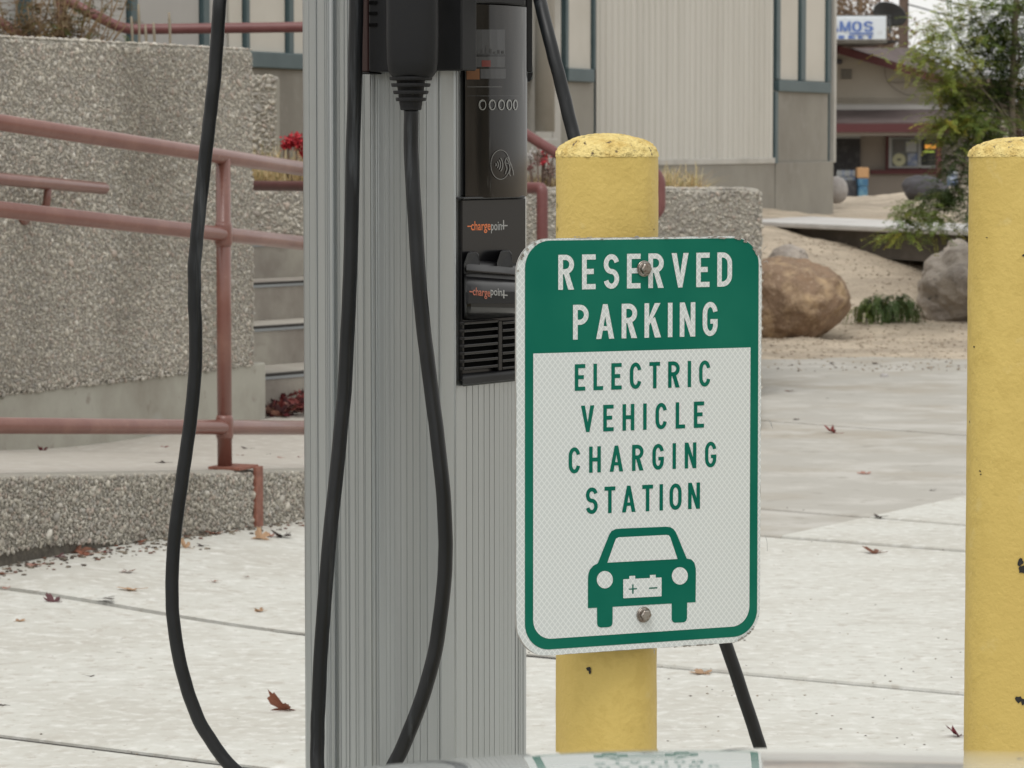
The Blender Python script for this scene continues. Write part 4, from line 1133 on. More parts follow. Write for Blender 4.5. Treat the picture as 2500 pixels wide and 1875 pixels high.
# dry shrub above the tall wall
ds_ = thing('dry_shrub', (P(120,90,13.9).x, 13.9, WT-.07), 'dry brown and green weedy shrub growing above the tall wall at top left', 'shrub')
mb = MB(); tips = []
for k in range(110):
    x0 = P(random.uniform(-20,215),90,13.9).x; y = 13.9+random.uniform(-.25,.25)
    p = Vector((x0,y,WT-.08)); h = random.uniform(.12,.36); l = Vector((random.uniform(-.2,.2),random.uniform(-.1,.1),h))
    pts = curve_pts([p, p+l*.5+Vector((random.uniform(-.03,.03),0,0)), p+l], 3); mb.tube(pts, .0022, 4); tips += pts[2:]
obj('stems', mb, mat('straw_stems', (.27,.19,.11), .9), parent=ds_)
fronds('leaves', [(t, (.07,.05,.08), 3, random.choice([(.17,.115,.06),(.20,.15,.085),(.09,.11,.04),(.13,.085,.05),(.24,.19,.12)])) for t in tips], ds_, pairs=5, length=.06, leaf=.014, m=M['dry'])
for k, (u, top) in enumerate(((410,30),(372,55),(318,40),(335,10),(352,60))):
    p = P(u, 112, 13.6); q = P(u+3, top, 13.6); p.z = WT-.07
    mb = MB(); mb.tube(curve_pts([p, p.lerp(q,.5)+Vector((.006,0,0)), q], 4), [.0045]*3+[.005]*3+[.0065,.006,.004], 5)
    obj('dry_stalk', mb, mat('stalk', (.28,.24,.18), .9), smooth=True, label=['tall thin dry stalk rising above the wall against the pale panel','short dry stalk just left of the tallest one','knotted stalk in front of the leftmost broad teal mullion','tallest pale stalk beside the teal mullion above the wall','shortest dry stalk near the bend of the upper railing'][k], cat='stalk', group='dry stalks above the wall')

# ---- bare winter trees behind the store
def bare_tree(u, Y, h, spread, seed, label, green=0):
    random.seed(seed)
    base = Vector((P(u,100,Y).x, Y, -.9)); t = thing('bare_tree', base, label, 'tree', 'bare trees behind the store')
    mb = MB(); mb.tube([base, base+Vector((.1,0,h*.5)), base+Vector((0,0,h*.8))], [.16,.12,.06], 8); obj('trunk', mb, M['twig'], parent=t, smooth=True)
    mb = MB()
    for k in range(70):
        a = base + Vector((0,0,h*random.uniform(.25,.8))); az = random.uniform(0,6.28)
        b = a + Vector((math.cos(az)*spread*random.uniform(.4,1), math.sin(az)*spread*.7, h*random.uniform(-.05,.35)))
        mid = a.lerp(b,.5)+Vector((0,0,.15*random.uniform(-1,1)))
        mb.tube(curve_pts([a,mid,b],3), .022, 4, False)
        for j in range(12):
            c = a.lerp(b, random.uniform(.2,1)); d = c + Vector((random.gauss(0,.35),random.gauss(0,.3),random.gauss(.1,.3)))
            mb.tube([c, d], .010, 3, False)
            for _ in range(3):
                e2 = d.lerp(c,random.random()); mb.tube([e2, e2+Vector((random.gauss(0,.18),random.gauss(0,.15),random.gauss(0,.18)))], .008, 3, False)
    obj('crown', mb, M['twig'], parent=t, kind='stuff')
    if green:
        V=[];F=[];C=[]
        for k in range(green):
            c = base + Vector((random.gauss(0,.4)*spread, random.gauss(0,.3)*spread, h*random.uniform(.3,1.05)))
            s = .045; d = Vector([random.gauss(0,1) for _ in range(3)]).normalized()*s; e2 = d.orthogonal().normalized()*s
            b = len(V); V += [tuple(c-d-e2),tuple(c+d-e2),tuple(c+d+e2),tuple(c-d+e2)]; F.append((b,b+1,b+2,b+3))
            j = random.uniform(.6,1.3); C += [(.20*j,.14*j,.09*j)]*4
        npmesh('leaves', np.array(V), np.array(F), M['dry'], parent=t, col=np.array(C), kind='stuff')
bare_tree(2065, 92, 5.6, 1.4, 3, 'olive-brown sparse tree at the left behind the store sign', 2200)
bare_tree(2125, 97, 5.2, 1.3, 4, 'brown twiggy tree directly behind the grey dish', 2600)
bare_tree(2245, 100, 3.7, 1.5, 5, 'low brown twiggy tree right of the utility pole', 3800)
bare_tree(2330, 98, 3.5, 1.5, 6, 'low brown twiggy tree seen through the feathery tree', 3600)
bare_tree(2430, 99, 3.6, 1.6, 9, 'brown twiggy tree behind the dense part of the feathery tree', 3000)
random.seed(11)

# ================================================================== YELLOW POSTS
BR_ = .0573
def bollard(u, Y, vseam, vtop, seed, label, lean=0.0, chips=()):
    x = P(u, vseam, Y).x; z1 = zat(vseam, Y-BR_); zt_ = zat(vtop, Y)
    t = thing('bollard', (x, Y, 0), label, 'bollard', 'yellow posts along the kerb')
    n, m = 72, 110; mb = MB(); off = Vector((seed*2.7, seed, 0))
    for j in range(m):
        z = z1*(j/(m-1))
        for k in range(n):
            w = 2*math.pi*k/n; p = Vector((math.cos(w), math.sin(w), z*8))
            r = BR_ + .0006*mnoise.fractal(p*1.6+off, 1, 2, 3) + .00025*mnoise.noise(p*9+off)
            mb.v.append((x+r*math.cos(w)+lean*(z-z1), Y+r*math.sin(w), z))
    for j in range(m-1):
        for k in range(n): mb.f.append((j*n+k, j*n+(k+1) % n, (j+1)*n+(k+1) % n, (j+1)*n+k))
    obj('pipe', mb, M['yellow'], parent=t, smooth=True)
    # lumpy painted concrete dome
    H = zt_-z1; mb = MB(); m2 = 60; n = 220
    for j in range(m2+1):
        s = j/m2
        # profile: short rough skirt, 50 degree shoulder, flat crown
        a = s*math.pi/2
        r = (BR_+.0006)*max(0,math.cos(a))**.86; z = -.0005 + H*math.sin(a)
        for k in range(n):
            w = 2*math.pi*k/n; p = Vector((math.cos(w)*r/BR_, math.sin(w)*r/BR_, z*14))
            d = .0012*mnoise.fractal(p*2.2+off, 1, 2, 3) + .0012*mnoise.noise(p*11+off)*(1 if s < .45 else .5) + .0009*mnoise.noise(p*34+off)
            rr = max(0, r+d*(1 if s < .9 else .3)); mb.v.append((x+rr*math.cos(w), Y+rr*math.sin(w), z1+z+d*.7*(s > .1)))
    for j in range(m2):
        for k in range(n): mb.f.append((j*n+k, j*n+(k+1) % n, (j+1)*n+(k+1) % n, (j+1)*n+k))
    obj('concrete_cap', mb, M['yellow_cap'], parent=t, smooth=True)
    # chips down to dark metal
    for (cu, cv, r1, r2) in chips:
        cx = P(cu, cv, Y-BR_*.8).x; dx = max(-BR_*.97, min(BR_*.97, cx-(x+lean*(zat(cv,Y)-z1)))); cz = zat(cv, Y-math.sqrt(BR_**2-dx*dx))
        w0 = math.atan2(-math.sqrt(BR_**2-dx*dx), dx); mb = MB(); vs = []
        nn = 11
        for k in range(nn):
            a = 2*math.pi*k/nn; rr = random.uniform(.65,1.25)
            ww = w0 + r1*rr*math.cos(a)/BR_; vs.append((x+lean*(cz-z1)+(BR_+.0008)*math.cos(ww), Y+(BR_+.0008)*math.sin(ww), cz+r2*rr*math.sin(a)))
        mb.add(vs, [tuple(range(nn))]); obj('paint_chip', mb, M['chip'], parent=t)
    mb = MB(); mb.lathe([(BR_+.0,0),(BR_+.05,.0),(BR_+.035,.02),(BR_+.001,.03)], (x,Y,.0), 32); obj('footing', mb, M['conc_new'], parent=t, smooth=True)
    return t
bollard(1482.5, 4.0, 382, 325, 3, 'yellow steel post with rounded rough cap that carries the green parking sign',
        chips=[(1437,1633,.0032,.0022),(1441,1640,.0015,.003),(1360,500,.0012,.004),(1361,560,.0012,.0035),(1597,560,.0008,.001)])
bollard(2492, 3.98, 382, 334, 8, 'yellow steel post with rough cap standing alone at the right edge', lean=.000,
        chips=[(2488,1372,.0040,.0042),(2492,1390,.0046,.0048),(2498,624,.003,.0014),(2386,847,.0018,.0013),(2397,1150,.0016,.0008),(2399,1158,.0016,.0006),
               (2484,1708,.0045,.004),(2494,1714,.003,.004),(2361,1030,.0008,.0018),(2412,580,.0016,.0005)])

# ================================================================== PARKING SIGN
TH = math.radians(25.5)
SE = Vector((math.cos(TH), math.sin(TH), 0)); SN = Vector((math.sin(TH), -math.cos(TH), 0))
SCN = P(1563.5, 1084, 3.93)
HWs, HHs = .1527, .2288
def sl(u, v):
    p = RP(u, v, SCN, SN) - SCN
    return p.dot(SE), p.z
def SP(s, t, off=0): return SCN + SE*s + UP*t + SN*off
def sheet(poly, off, m, name, parent, th=0):
    mb = MB()
    if th: mb.plate([SP(a, b, off) for a, b in poly], SN, th)
    else: mb.add([SP(a, b, off) for a, b in poly], [tuple(range(len(poly)))])
    mb.uv = [(a, b) for a, b in poly]*(2 if th else 1)
    return obj(name, mb, m, parent=parent)
def rrect(x0, y0, x1, y1, rs, n=10):
    """rs: radii for corners bl, br, tr, tl"""
    out = []
    for (cx, cy, a0, r, sx, sy) in ((x0,y0,180,rs[0],1,1),(x1,y0,270,rs[1],-1,1),(x1,y1,0,rs[2],-1,-1),(x0,y1,90,rs[3],1,-1)):
        if r <= 0: out.append((cx, cy)); continue
        out += arc(cx+sx*r, cy+sy*r, r, r, a0, a0+90, n)
    return out
psign = thing('parking_sign', SP(0, -HHs), 'green and white RESERVED PARKING electric vehicle sign bolted to the yellow post', 'sign')
outer = rrect(-HWs,-HHs,HWs,HHs,[.038]*4)
rr_ = random.Random(4)
def rough(poly, amp):
    out = []
    for i in range(len(poly)):
        a, b = poly[i], poly[(i+1) % len(poly)]; l = math.hypot(b[0]-a[0], b[1]-a[1]); k = max(1, int(l/.004))
        for j in range(k):
            t = j/k; x, y = a[0]+(b[0]-a[0])*t, a[1]+(b[1]-a[1])*t
            f = 1-abs(mnoise.noise(Vector((x*60, y*60, 5))))*amp/.1527
            out.append((x*f, y*f))
    return out
sheet(outer, 0, M['sign_edge'], 'panel', psign, .0022)
face = sheet(rough(outer, .0012), .0004, M['sign_refl'], 'white_sheeting', psign)
gx0, gt = sl(1281,588); gx1, _ = sl(1850.5, 900); _, gb = sl(1345,1585)
green = sheet(rrect(gx0,gb,gx1,gt,[.030]*4), .0007, M['sign_green'], 'green_border', psign)
wx0, wt_ = sl(1301,863); wx1, _ = sl(1831,900); _, wb = sl(1345,1559)
sheet(rrect(wx0,wb,wx1,wt_,[.022,.022,0,0]), .0010, M['sign_refl'], 'white_field', psign)
def word(text, u0, u1, ut, v0, v1, m, s=SW, off=.0013):
    x0, _ = sl(u0, (v0+v1)/2); x1, _ = sl(u1, (v0+v1)/2-12); _, t1 = sl(ut, v0); _, t0 = sl(ut, v1)
    H = t1-t0
    mb = lettering(text, (x1-x0)/H, lambda x,y,k: SP(x0+x*H, t0+y*H, off+.00006*k), s)
    mb.uv = [(x0+a*H, t0+b*H) for a, b in mb.uvl]
    return obj('lettering', mb, m, parent=psign)
word('RESERVED', 1362, 1786, 1368, 622, 707.5, M['sign_refl'], .15, .0010)
word('PARKING', 1398, 1751, 1405, 744, 829, M['sign_refl'], .15, .0010)
word('ELECTRIC', 1402, 1733, 1410, 889, 954, M['sign_green'])
word('VEHICLE', 1417, 1717.5, 1425, 990, 1055, M['sign_green'])
word('CHARGING', 1387, 1747.5, 1394, 1092, 1156, M['sign_green'])
word('STATION', 1429, 1707.5, 1436, 1190, 1255, M['sign_green'])
z5 = lambda x, y: sl(1240+x/2.911, 1050+y/2.911)
body = [(565,1265),(565,1060),(568,1022),(578,992),(600,965),(635,946),(705,770),(716,742),(732,718),(760,703),(800,699),(1120,686),(1150,689),(1172,702),(1188,722),(1200,748),(1267,912),(1300,919),(1322,942),(1332,985),(1332,1040),(1330,1222),(1270,1225),(1269,1335),(1262,1355),(1246,1365),(1182,1368),(1166,1360),(1160,1342),(1160,1233),(741,1259),(740,1370),(733,1390),(716,1399),(655,1402),(637,1394),(630,1375),(629,1264)]
bp = [z5(*q) for q in body][::-1]
# body split into convex-ish pieces: lower body with wheels, and cabin arch
def poly(pts, off, m, name): return sheet([z5(*q) for q in pts][::-1], off, m, name, psign)
poly([(565,1265),(565,1060),(568,1022),(578,992),(600,965),(635,946),(1267,912),(1300,919),(1322,942),(1332,985),(1332,1040),(1330,1222)], .0013, M['sign_green'], 'car_symbol_body')
poly([(635,946),(705,770),(716,742),(732,718),(760,703),(800,699),(1120,686),(1150,689),(1172,702),(1188,722),(1200,748),(1267,912)], .00136, M['sign_green'], 'car_symbol_cabin')
poly([(629,1258),(629,1264),(630,1375),(637,1394),(655,1402),(716,1399),(733,1390),(740,1370),(741,1252)], .00136, M['sign_green'], 'car_symbol_wheel')
poly([(1160,1228),(1160,1342),(1166,1360),(1182,1368),(1246,1365),(1262,1355),(1269,1335),(1270,1220)], .00136, M['sign_green'], 'car_symbol_wheel')
poly([(702,941),(757,785),(764,770),(782,761),(1120,744),(1138,747),(1149,762),(1200,915)], .0017, M['sign_refl'], 'car_symbol_windscreen')
for (cx, cy) in ((684,1062),(1217,1035)):
    poly([(cx+57*math.cos(a*.2618), cy+62*math.sin(a*.2618)) for a in range(24)], .0017, M['sign_refl'], 'car_symbol_headlight')
poly([(815,1190),(815,1062),(818,1059),(1084,1046),(1087,1049),(1087,1177),(1084,1180),(818,1194)], .0017, M['sign_refl'], 'battery_symbol')
poly([(858,1059),(858,1036),(899,1034),(899,1057)], .00176, M['sign_refl'], 'battery_symbol_terminal')
poly([(1004,1052),(1004,1029),(1045,1027),(1045,1050)], .00176, M['sign_refl'], 'battery_symbol_terminal')
poly([(853,1133),(853,1125),(912,1122),(912,1130)], .0020, M['sign_green'], 'plus_mark')
poly([(878,1162),(878,1096),(887,1095),(887,1161)], .00206, M['sign_green'], 'plus_mark')
poly([(998,1127),(998,1118),(1056,1115),(1056,1124)], .0020, M['sign_green'], 'minus_mark')
# grimy, peeling edges
def grime(pts, off=.0016):
    mb = MB()
    for i, (u, v, w) in enumerate(pts):
        s_, t_ = sl(u, v); k = 9
        mb.add([SP(s_+w*rr_.uniform(.6,1.3)*math.cos(6.283*j/k), t_+w*.28*rr_.uniform(.5,1.4)*math.sin(6.283*j/k), off+.00002*i) for j in range(k)], [tuple(range(k))[::-1]])
    return mb
pts = [(rr_.uniform(1330,1800), 578+rr_.uniform(0,4), rr_.uniform(.001,.004)) for _ in range(16)] + [(1468,584,.0022)]
pts += [(u_g, 1574+(1720-u_g)*.072, rr_.uniform(.001,.004)) for u_g in [rr_.uniform(1640,1790) for _ in range(12)]]
for k in range(22):
    a = math.radians(rr_.uniform(2,88)); s_, t_ = HWs-.038+.0355*math.cos(a), HHs-.038+.0355*math.sin(a)
    q = SP(s_, t_); 
obj('edge_grime', grime(pts), M['dirt'], parent=psign, kind='stuff')
mb = MB()
for (sx, sy, n_) in ((1,1,14),(1,-1,12),(-1,1,7)):
    for k in range(n_):
        a = math.radians(rr_.uniform(5,85)); w = rr_.uniform(.0006,.0022); rr2 = .0362
        cs, ct = sx*(HWs-.038+rr2*math.cos(a)), sy*(HHs-.038+rr2*math.sin(a))
        mb.add([SP(cs+w*rr_.uniform(.5,1.5)*math.cos(6.283*j/7), ct+w*rr_.uniform(.5,1.5)*math.sin(6.283*j/7), .0015+.00002*k) for j in range(7)], [tuple(range(7))[::-1]])
obj('corner_scuffs', mb, M['dirt'], parent=psign, kind='stuff')
# frayed threads at the rim
mb = MB()
for (u, v, dx, dy) in ((1861,612,6,-9),(1863,640,8,2),(1866,1025,14,16),(1872,1022,10,24),(1588,1582,6,14),(1600,1584,-8,8),(1866,1305,3,40)):
    s_, t_ = sl(u, v); a = SP(s_, t_, .001); s2, t2 = sl(u+dx, v+dy); b = SP(s2, t2, .004)
    mb.tube(curve_pts([a, a.lerp(b,.5)+Vector((.001,0,.002)), b], 4), .00022, 4)
obj('frayed_thread', mb, M['print_grey'], parent=psign)
# bolts
def bolt(u, v):
    s_, t_ = sl(u, v); c = SP(s_, t_, .0016)
    def fr(mb): mb.v = [tuple(c + SE*x + UP*y + SN*z) for x, y, z in mb.v]; return mb
    b = obj('bolt', fr(MB().lathe([(.0001,.0085),(.0050,.0085),(.0066,.0072),(.0066,.0026)][::-1], (0,0,0), 6)), M['bolt'], parent=psign, bevel=.0006)
    obj('washer', fr(MB().lathe([(.0088,.0),(.0088,.0010),(.0083,.0014),(.006,.0016)], (0,0,0), 28)), M['bolt'], parent=b, smooth=False)
    obj('bolt_collar', fr(MB().lathe([(.0074,.0012),(.0078,.0024),(.0068,.0028)], (0,0,0), 24)), M['bolt'], parent=b, smooth=True)
    # shank through to the post
    obj('shank', fr(MB().lathe([(.004,-.03),(.004,.0)], (0,0,0), 10)), M['bolt'], parent=b)
bolt(1570.5, 655.5); bolt(1569.5, 1500)

# ================================================================== CHARGING PEDESTAL
def pray(u, v=900):
    d = ray(u, v); return Vector((d.x/d.y, 1))      # plan direction (x per metre of y)
C0 = Vector((pray(1112).x*4.40, 4.40)); 
RD = Vector((.545,.839)).normalized(); LD = Vector((-.82,.57)).normalized()
RNm = Vector((RD.y,-RD.x)); LNm = Vector((-(-LD.y), 0)); LNm = Vector((-LD.y, LD.x)) ; 
if LNm.y > 0: LNm = -LNm
def hit2(u, p, d, v=900):
    """plan intersection of the pixel column with line p + k d"""
    m = pray(u, v).x       # x = m*y
    k = (m*p.y - p.x)/(d.x - m*d.y)
    return p + d*k
def LF(u, off=0): return hit2(u, C0 + LNm*off, LD)
def RF(u, off=0): return hit2(u, C0 + RNm*off, RD)
ped = thing('charging_pedestal', (C0.x-.09, 4.53, 0), 'tall ribbed aluminium charging pedestal with black holsters and hanging cables', 'charging station')
prof = []
def ridge(u, off, f, h=.0014, w=2.6):
    h *= .42 if f is LF else .30
    for du, o in ((-w/2,0),(-w*.25,h),(w*.25,h),(w/2,0)): prof.append(f(u+du, off+o))
def groove(u, off, f, h=.002, w=2.6):
    h *= .26
    for du, o in ((-w/2,0),(-w*.3,-h),(w*.3,-h),(w/2,0)): prof.append(f(u+du, off+o))
prof.append(LF(742,-.006)); prof.append(LF(745,-.001))
ridge(756,0,LF,.0012); ridge(773,0,LF,.003,4.5); groove(796,0,LF); groove(800.5,0,LF,.002,2)
prof += [LF(803,0), LF(807,.0045), LF(811,.0058), LF(815,.0045), LF(819,0)]
groove(823,0,LF,.0025,3); ridge(829,0,LF,.0016,3); ridge(842,0,LF); groove(852,0,LF,.003,4); ridge(866,0,LF,.0012); groove(874,0,LF,.0015,2); groove(888,0,LF); groove(891.5,0,LF,.0015,1.8)
prof += [LF(905,.0), LF(907,-.005)]
us = np.linspace(912,1066,40)
def bay(u): return -.005 - .010*math.sin(math.pi*min(1,max(0,(u-907)/160)))**.8
ribs = [917,923,941,951,962,977,992,1007,1024,1041]
k = 0
for u in range(911, 1068, 3):
    near = [r_ for r_ in ribs if abs(r_-u) < 2]
    if near:
        r_ = near[0]; b = bay(r_); prof += [LF(r_-1.2,b), LF(r_-.5,b+.0005), LF(r_+.5,b+.0005), LF(r_+1.2,b)]; ribs.remove(r_)
    elif all(abs(u-r_) > 2.4 for r_ in [917,923,941,951,962,977,992,1007,1024,1041]): prof.append(LF(u, bay(u)))
prof += [LF(1067,-.004), LF(1068,0)]
groove(1072,0,LF,.003,2.6)
prof += [LF(1075,.001), LF(1078,.002), LF(1108,.002), RF(1113.5,.0012), RF(1116,0)]
for r_ in (1140,1155,1169,1183,1196,1208): ridge(r_,0,RF,.0014,2.4)
for r_ in (1220,1231,1241,1250): ridge(r_,0,RF,.0009,2.2)
groove(1258,0,RF,.002,2.4); groove(1265,0,RF,.002,2.4); ridge(1271,0,RF,.001,2); groove(1277,0,RF,.0015,2)
prof += [RF(1283,-.001), RF(1285,-.004)]
back = [prof[-1]+Vector((-.015,.02)), LF(742)+ (RF(1285)-C0)*.95 + Vector((.02,0)), prof[0]+Vector((.012,.045))]
prof += back
mb = MB(); prof3 = [(p.x, p.y) for p in prof]
mb.prism(prof3 if sum(prof3[i-1][0]*prof3[i][1]-prof3[i][0]*prof3[i-1][1] for i in range(len(prof3))) > 0 else prof3[::-1], .01, 1.78)
post = obj('post', mb, M['alu'], parent=ped)
mb = MB(); mb.box(C0.x-.24, 4.36, 0, C0.x+.14, 4.80, .012); bpz = obj('base_plate', mb, M['alu'], parent=ped, bevel=.003)
mb = MB(); mb.prism([(C0.x-.21,4.37),(C0.x+.02,4.36),(C0.x+.11,4.55),(C0.x-.09,4.73)], 1.781, 1.80); obj('top_cap', mb, M['black'], parent=ped, bevel=.004)

def lz(v, u, off): 
    q = LF(u, off); return zat(v, q.y)
def lplate(name, u0, u1, v0, v1, off0, off1, m, parent=ped, bev=.002, zt=None, segs=2):
    a0, a1, b0, b1 = LF(u0,off0), LF(u1,off0), LF(u0,off1), LF(u1,off1)
    # keep box edges square to the face: build from the front edge backwards
    zb_, zt2 = zat(v1, b0.y), (zt if zt is not None else zat(v0, b0.y))
    w = b1-b0; mb = MB(); mb.obox((b0.x,b0.y,zb_), (w.x,w.y,0), (-LNm.x*(off1-off0),-LNm.y*(off1-off0),0), (0,0,zt2-zb_))
    return obj(name, mb, m, parent=parent, bevel=bev, segs=segs)
def rplate(name, u0, u1, v0, v1, off0, off1, m, parent=ped, bev=.002, zt=None):
    b0, b1 = RF(u0,off1), RF(u1,off1); zb_, zt2 = zat(v1, b0.y), (zt if zt is not None else zat(v0, b0.y))
    w = b1-b0; mb = MB(); mb.obox((b0.x,b0.y,zb_), (w.x,w.y,0), (-RNm.x*(off1-off0),-RNm.y*(off1-off0),0), (0,0,zt2-zb_))
    return obj(name, mb, m, parent=parent, bevel=bev)
# holster housing and the plug parked in it
hz = lplate('holster_housing', 902, 1128, 0, 175, -.01, .022, M['black'], zt=1.60)
lplate('housing_side', 880, 901, 0, 176, -.01, .019, mat('black_plastic_red_reflection', (.055,.028,.026), .35), zt=1.60)
lplate('housing_rim', 879, 904, 176.5, 181, -.005, .021, M['black'], bev=.001)
for v in (8, 34, 62): lplate('vent_slot', 903, 922, v-5, v+3, .0215, .0232, M['black_hole'], parent=hz, bev=0)
pb = []
plug = thing('charging_plug', P(1007,175,4.335), None, None); plug.parent = ped; plug.location = P(1007,175,4.335) - ped.location
def plug_mesh():
    mb = MB(); rows = []
    yc = 4.345
    secs = [(1.56,50),(zat(0,yc),63),(zat(90,yc),63.5),(zat(150,yc),62),(zat(176,yc),58),(zat(184,yc),53),(zat(188,yc),48)]
    n = 28
    for z, hw in secs:
        r = hw/FPX*yc; cx = P(1007,100,yc).x
        for k in range(n):
            w = 2*math.pi*k/n; c, s_ = math.cos(w), math.sin(w); e_ = .55
            x = cx + r*math.copysign(abs(c)**e_, c); y = yc + .030*(r/.032)*math.copysign(abs(s_)**e_, s_)
            mb.v.append((x, y, z))
    for j in range(len(secs)-1):
        for k in range(n): mb.f.append((j*n+k,(j+1)*n+k,(j+1)*n+(k+1)%n,j*n+(k+1)%n))
    mb.f.append(tuple(range(n))); mb.f.append(tuple(range(len(secs)*n-1,(len(secs)-1)*n-1,-1)))
    return mb
obj('plug_body', plug_mesh(), M['black_soft'], parent=plug, autosmooth=40)
cx = P(1003,220,4.345).x; mb = MB(); pr_ = []
core = lambda v: (36 - (v-188)/80*10)
mb.lathe([(core(v)/FPX*4.345, zat(v,4.345)) for v in (186,205,225,245,258)], (cx,4.345,0), 24)
for v, hw in ((192,52),(208,48),(226,43),(243,37),(257,26)):
    mb.lathe([(core(v)/FPX*4.3, zat(v+4,4.345)), (hw/FPX*4.345*.97, zat(v+4,4.345)), (hw/FPX*4.345, zat(v,4.345)), (hw/FPX*4.345, zat(v-4.5,4.345)), (core(v)/FPX*4.3, zat(v-5,4.345))], (cx,4.345,0), 24)
mb.lathe([(24/FPX*4.345, zat(269,4.345)), (26/FPX*4.345, zat(266,4.345)), (27/FPX*4.345, zat(252,4.345))], (cx,4.345,0), 24)
obj('strain_relief', mb, M['black_soft'], parent=plug)

# display side
zt_ = 1.60
fr_ = rplate('display_frame', 1128.5, 1286, 0, 480, -.004, .002, M['black'], zt=zt_)
n = 26; mb = MB(); W0 = RF(1131.5,.003); W1 = RF(1282,.003); wv = W1-W0
def cov(s, off=0): return W0 + wv*s + RNm*(.003+.011*math.sin(math.pi*s)**.8+off)
zb1, zt1 = lambda s: zat(481, cov(s).y), lambda s: zat(9, cov(s).y)
zlo = zat(483, C0.y+.01); zhi = zat(11, C0.y+.03)
for j in range(12):
    z = zlo + (zhi-zlo)*j/11
    for i in range(n+1):
        s = i/n; p = cov(s); mb.v.append((p.x, p.y, z))
for j in range(11):
    for i in range(n): mb.f.append((j*(n+1)+i, j*(n+1)+i+1, (j+1)*(n+1)+i+1, (j+1)*(n+1)+i))
cvr = obj('display_cover', mb, M['cover'], parent=ped, smooth=True)
rplate('display_hood', 1128, 1284, -40, 6, .004, .014, M['black'], zt=zt_, bev=.003)
mb = MB()
def cpos(u, v, off=.0006):
    # pixel column on the bulged cover
    lo, hi = 0.0, 1.0; m = pray(u, v).x
    for _ in range(40):
        s = (lo+hi)/2; p = cov(s, off)
        if p.x/p.y < m: lo = s
        else: hi = s
    p = cov(lo, off); return Vector((p.x, p.y, zat(v, p.y)))
def cpatch(name, u0, u1, v0, v1, m, off=.0006, n=6):
    mb = MB(); mb.grid(lambda a, b: cpos(u0+(u1-u0)*a, v1+(v0-v1)*b, off), n, 2)
    return obj(name, mb, m, parent=cvr)
cpatch('notice_label', 1139, 1233, 72, 132, M['label_dark'])
cpatch('notice_label', 1139, 1233, 138, 164, M['label_dark'])
cpatch('notice_label', 1173, 1235, 168, 192, M['label_dark'])
cpatch('notice_band', 1139, 1234, 132, 136, mat('label_black', (.02,.022,.025), .2), .0008)
cpatch('orange_label', 1139, 1171, 168, 194, M['label_orange'])
cpatch('red_mark', 1176, 1198, 147, 163, M['label_red'], .0009)
for k in range(9): 
    u = 1145+k*10; h = [6,14,5,10,18,12,4,9,7][k]; cpatch('label_print', u, u+5, 131-h, 131, M['wire'], .0009, 2)
cpatch('crease_line', 1140, 1225, 211, 213, M['label_grey']); cpatch('crease_line', 1140, 1272, 233.5, 234.7, M['label_dark'])
def ring(name, cu, cv, ru, rv, w, m, parent, a0=0, a1=360, n=28, f=cpos):
    mb = MB(); closed = a1-a0 >= 360
    for k in range(n+1):
        a = math.radians(a0+(a1-a0)*k/n)
        for q in (0, w): mb.v.append(tuple(f(cu+(ru-q*.8)*math.cos(a), cv-(rv-q)*math.sin(a), .0010)))
    mb.f = [(2*k,2*k+1,2*k+3,2*k+2) for k in range(n)]
    return obj(name, mb, m, parent=parent)
for u, ru in ((1178,9.2),(1202,8.5),(1224.5,8),(1243.5,6.8),(1258.5,5.6)):
    b = ring('button', u, 256, ru, 13, 2.2, M['ring'], cvr)
    ring('button', u-.5, 255.5, ru*.66, 9.5, 1.0, M['print_grey'], cvr, 60, 250)
ring('tap_symbol', 1222, 402, 24, 36.5, 1.5, M['tap'], cvr, 0, 360, 40)
for k, rr2 in enumerate((6,12,18,24)): ring('tap_wave', 1207, 402, rr2*.9, rr2*1.05, 2.4, M['tap'], cvr, -42, 42, 12)
def strokeline(name, pts, w, m, parent, f=cpos):
    mb = MB()
    for q in ribbon(pts, w): mb.add([f(a, b, .0011) for a, b in q], [(0,1,2,3)])
    return obj(name, mb, m, parent=parent)
strokeline('tap_hand', [(1234,425),(1238,412),(1233,396),(1236,386),(1240,384),(1244,392),(1249,404),(1253,418),(1254,428)], 1.6, M['tap'], cvr)
strokeline('tap_hand', [(1236,398),(1243,400),(1246,412),(1243,424),(1247,430)], 1.5, M['tap'], cvr)
strokeline('tap_hand', [(1238,387),(1243,398)], 1.4, M['tap'], cvr)
# right-hand bracket of the far holster
q0 = RF(1286,.0); mb = MB(); mb.obox((q0.x-.001, q0.y-.004, zat(176,q0.y)), (.0082,.002,0), (-.006,.05,0), (0,0,.45))
obj('far_holster', mb, M['black'], parent=ped, bevel=.0015)
mb = MB(); z = zat(180,q0.y); mb.add([(q0.x+.001,q0.y,z+.001),(q0.x+.0075,q0.y,z+.002),(q0.x+.0075,q0.y,z-.001),(q0.x+.004,q0.y,z-.010),(q0.x+.0005,q0.y,z-.010)] + [(q0.x+.001,q0.y+.03,z+.001),(q0.x+.0075,q0.y+.03,z+.002),(q0.x+.0075,q0.y+.03,z-.001),(q0.x+.004,q0.y+.03,z-.010),(q0.x+.0005,q0.y+.03,z-.010)],
    [(4,3,2,1,0),(5,6,7,8,9),(0,1,6,5),(1,2,7,6),(2,3,8,7),(3,4,9,8),(4,0,5,9)]); obj('holster_hook', mb, M['black'], parent=ped)
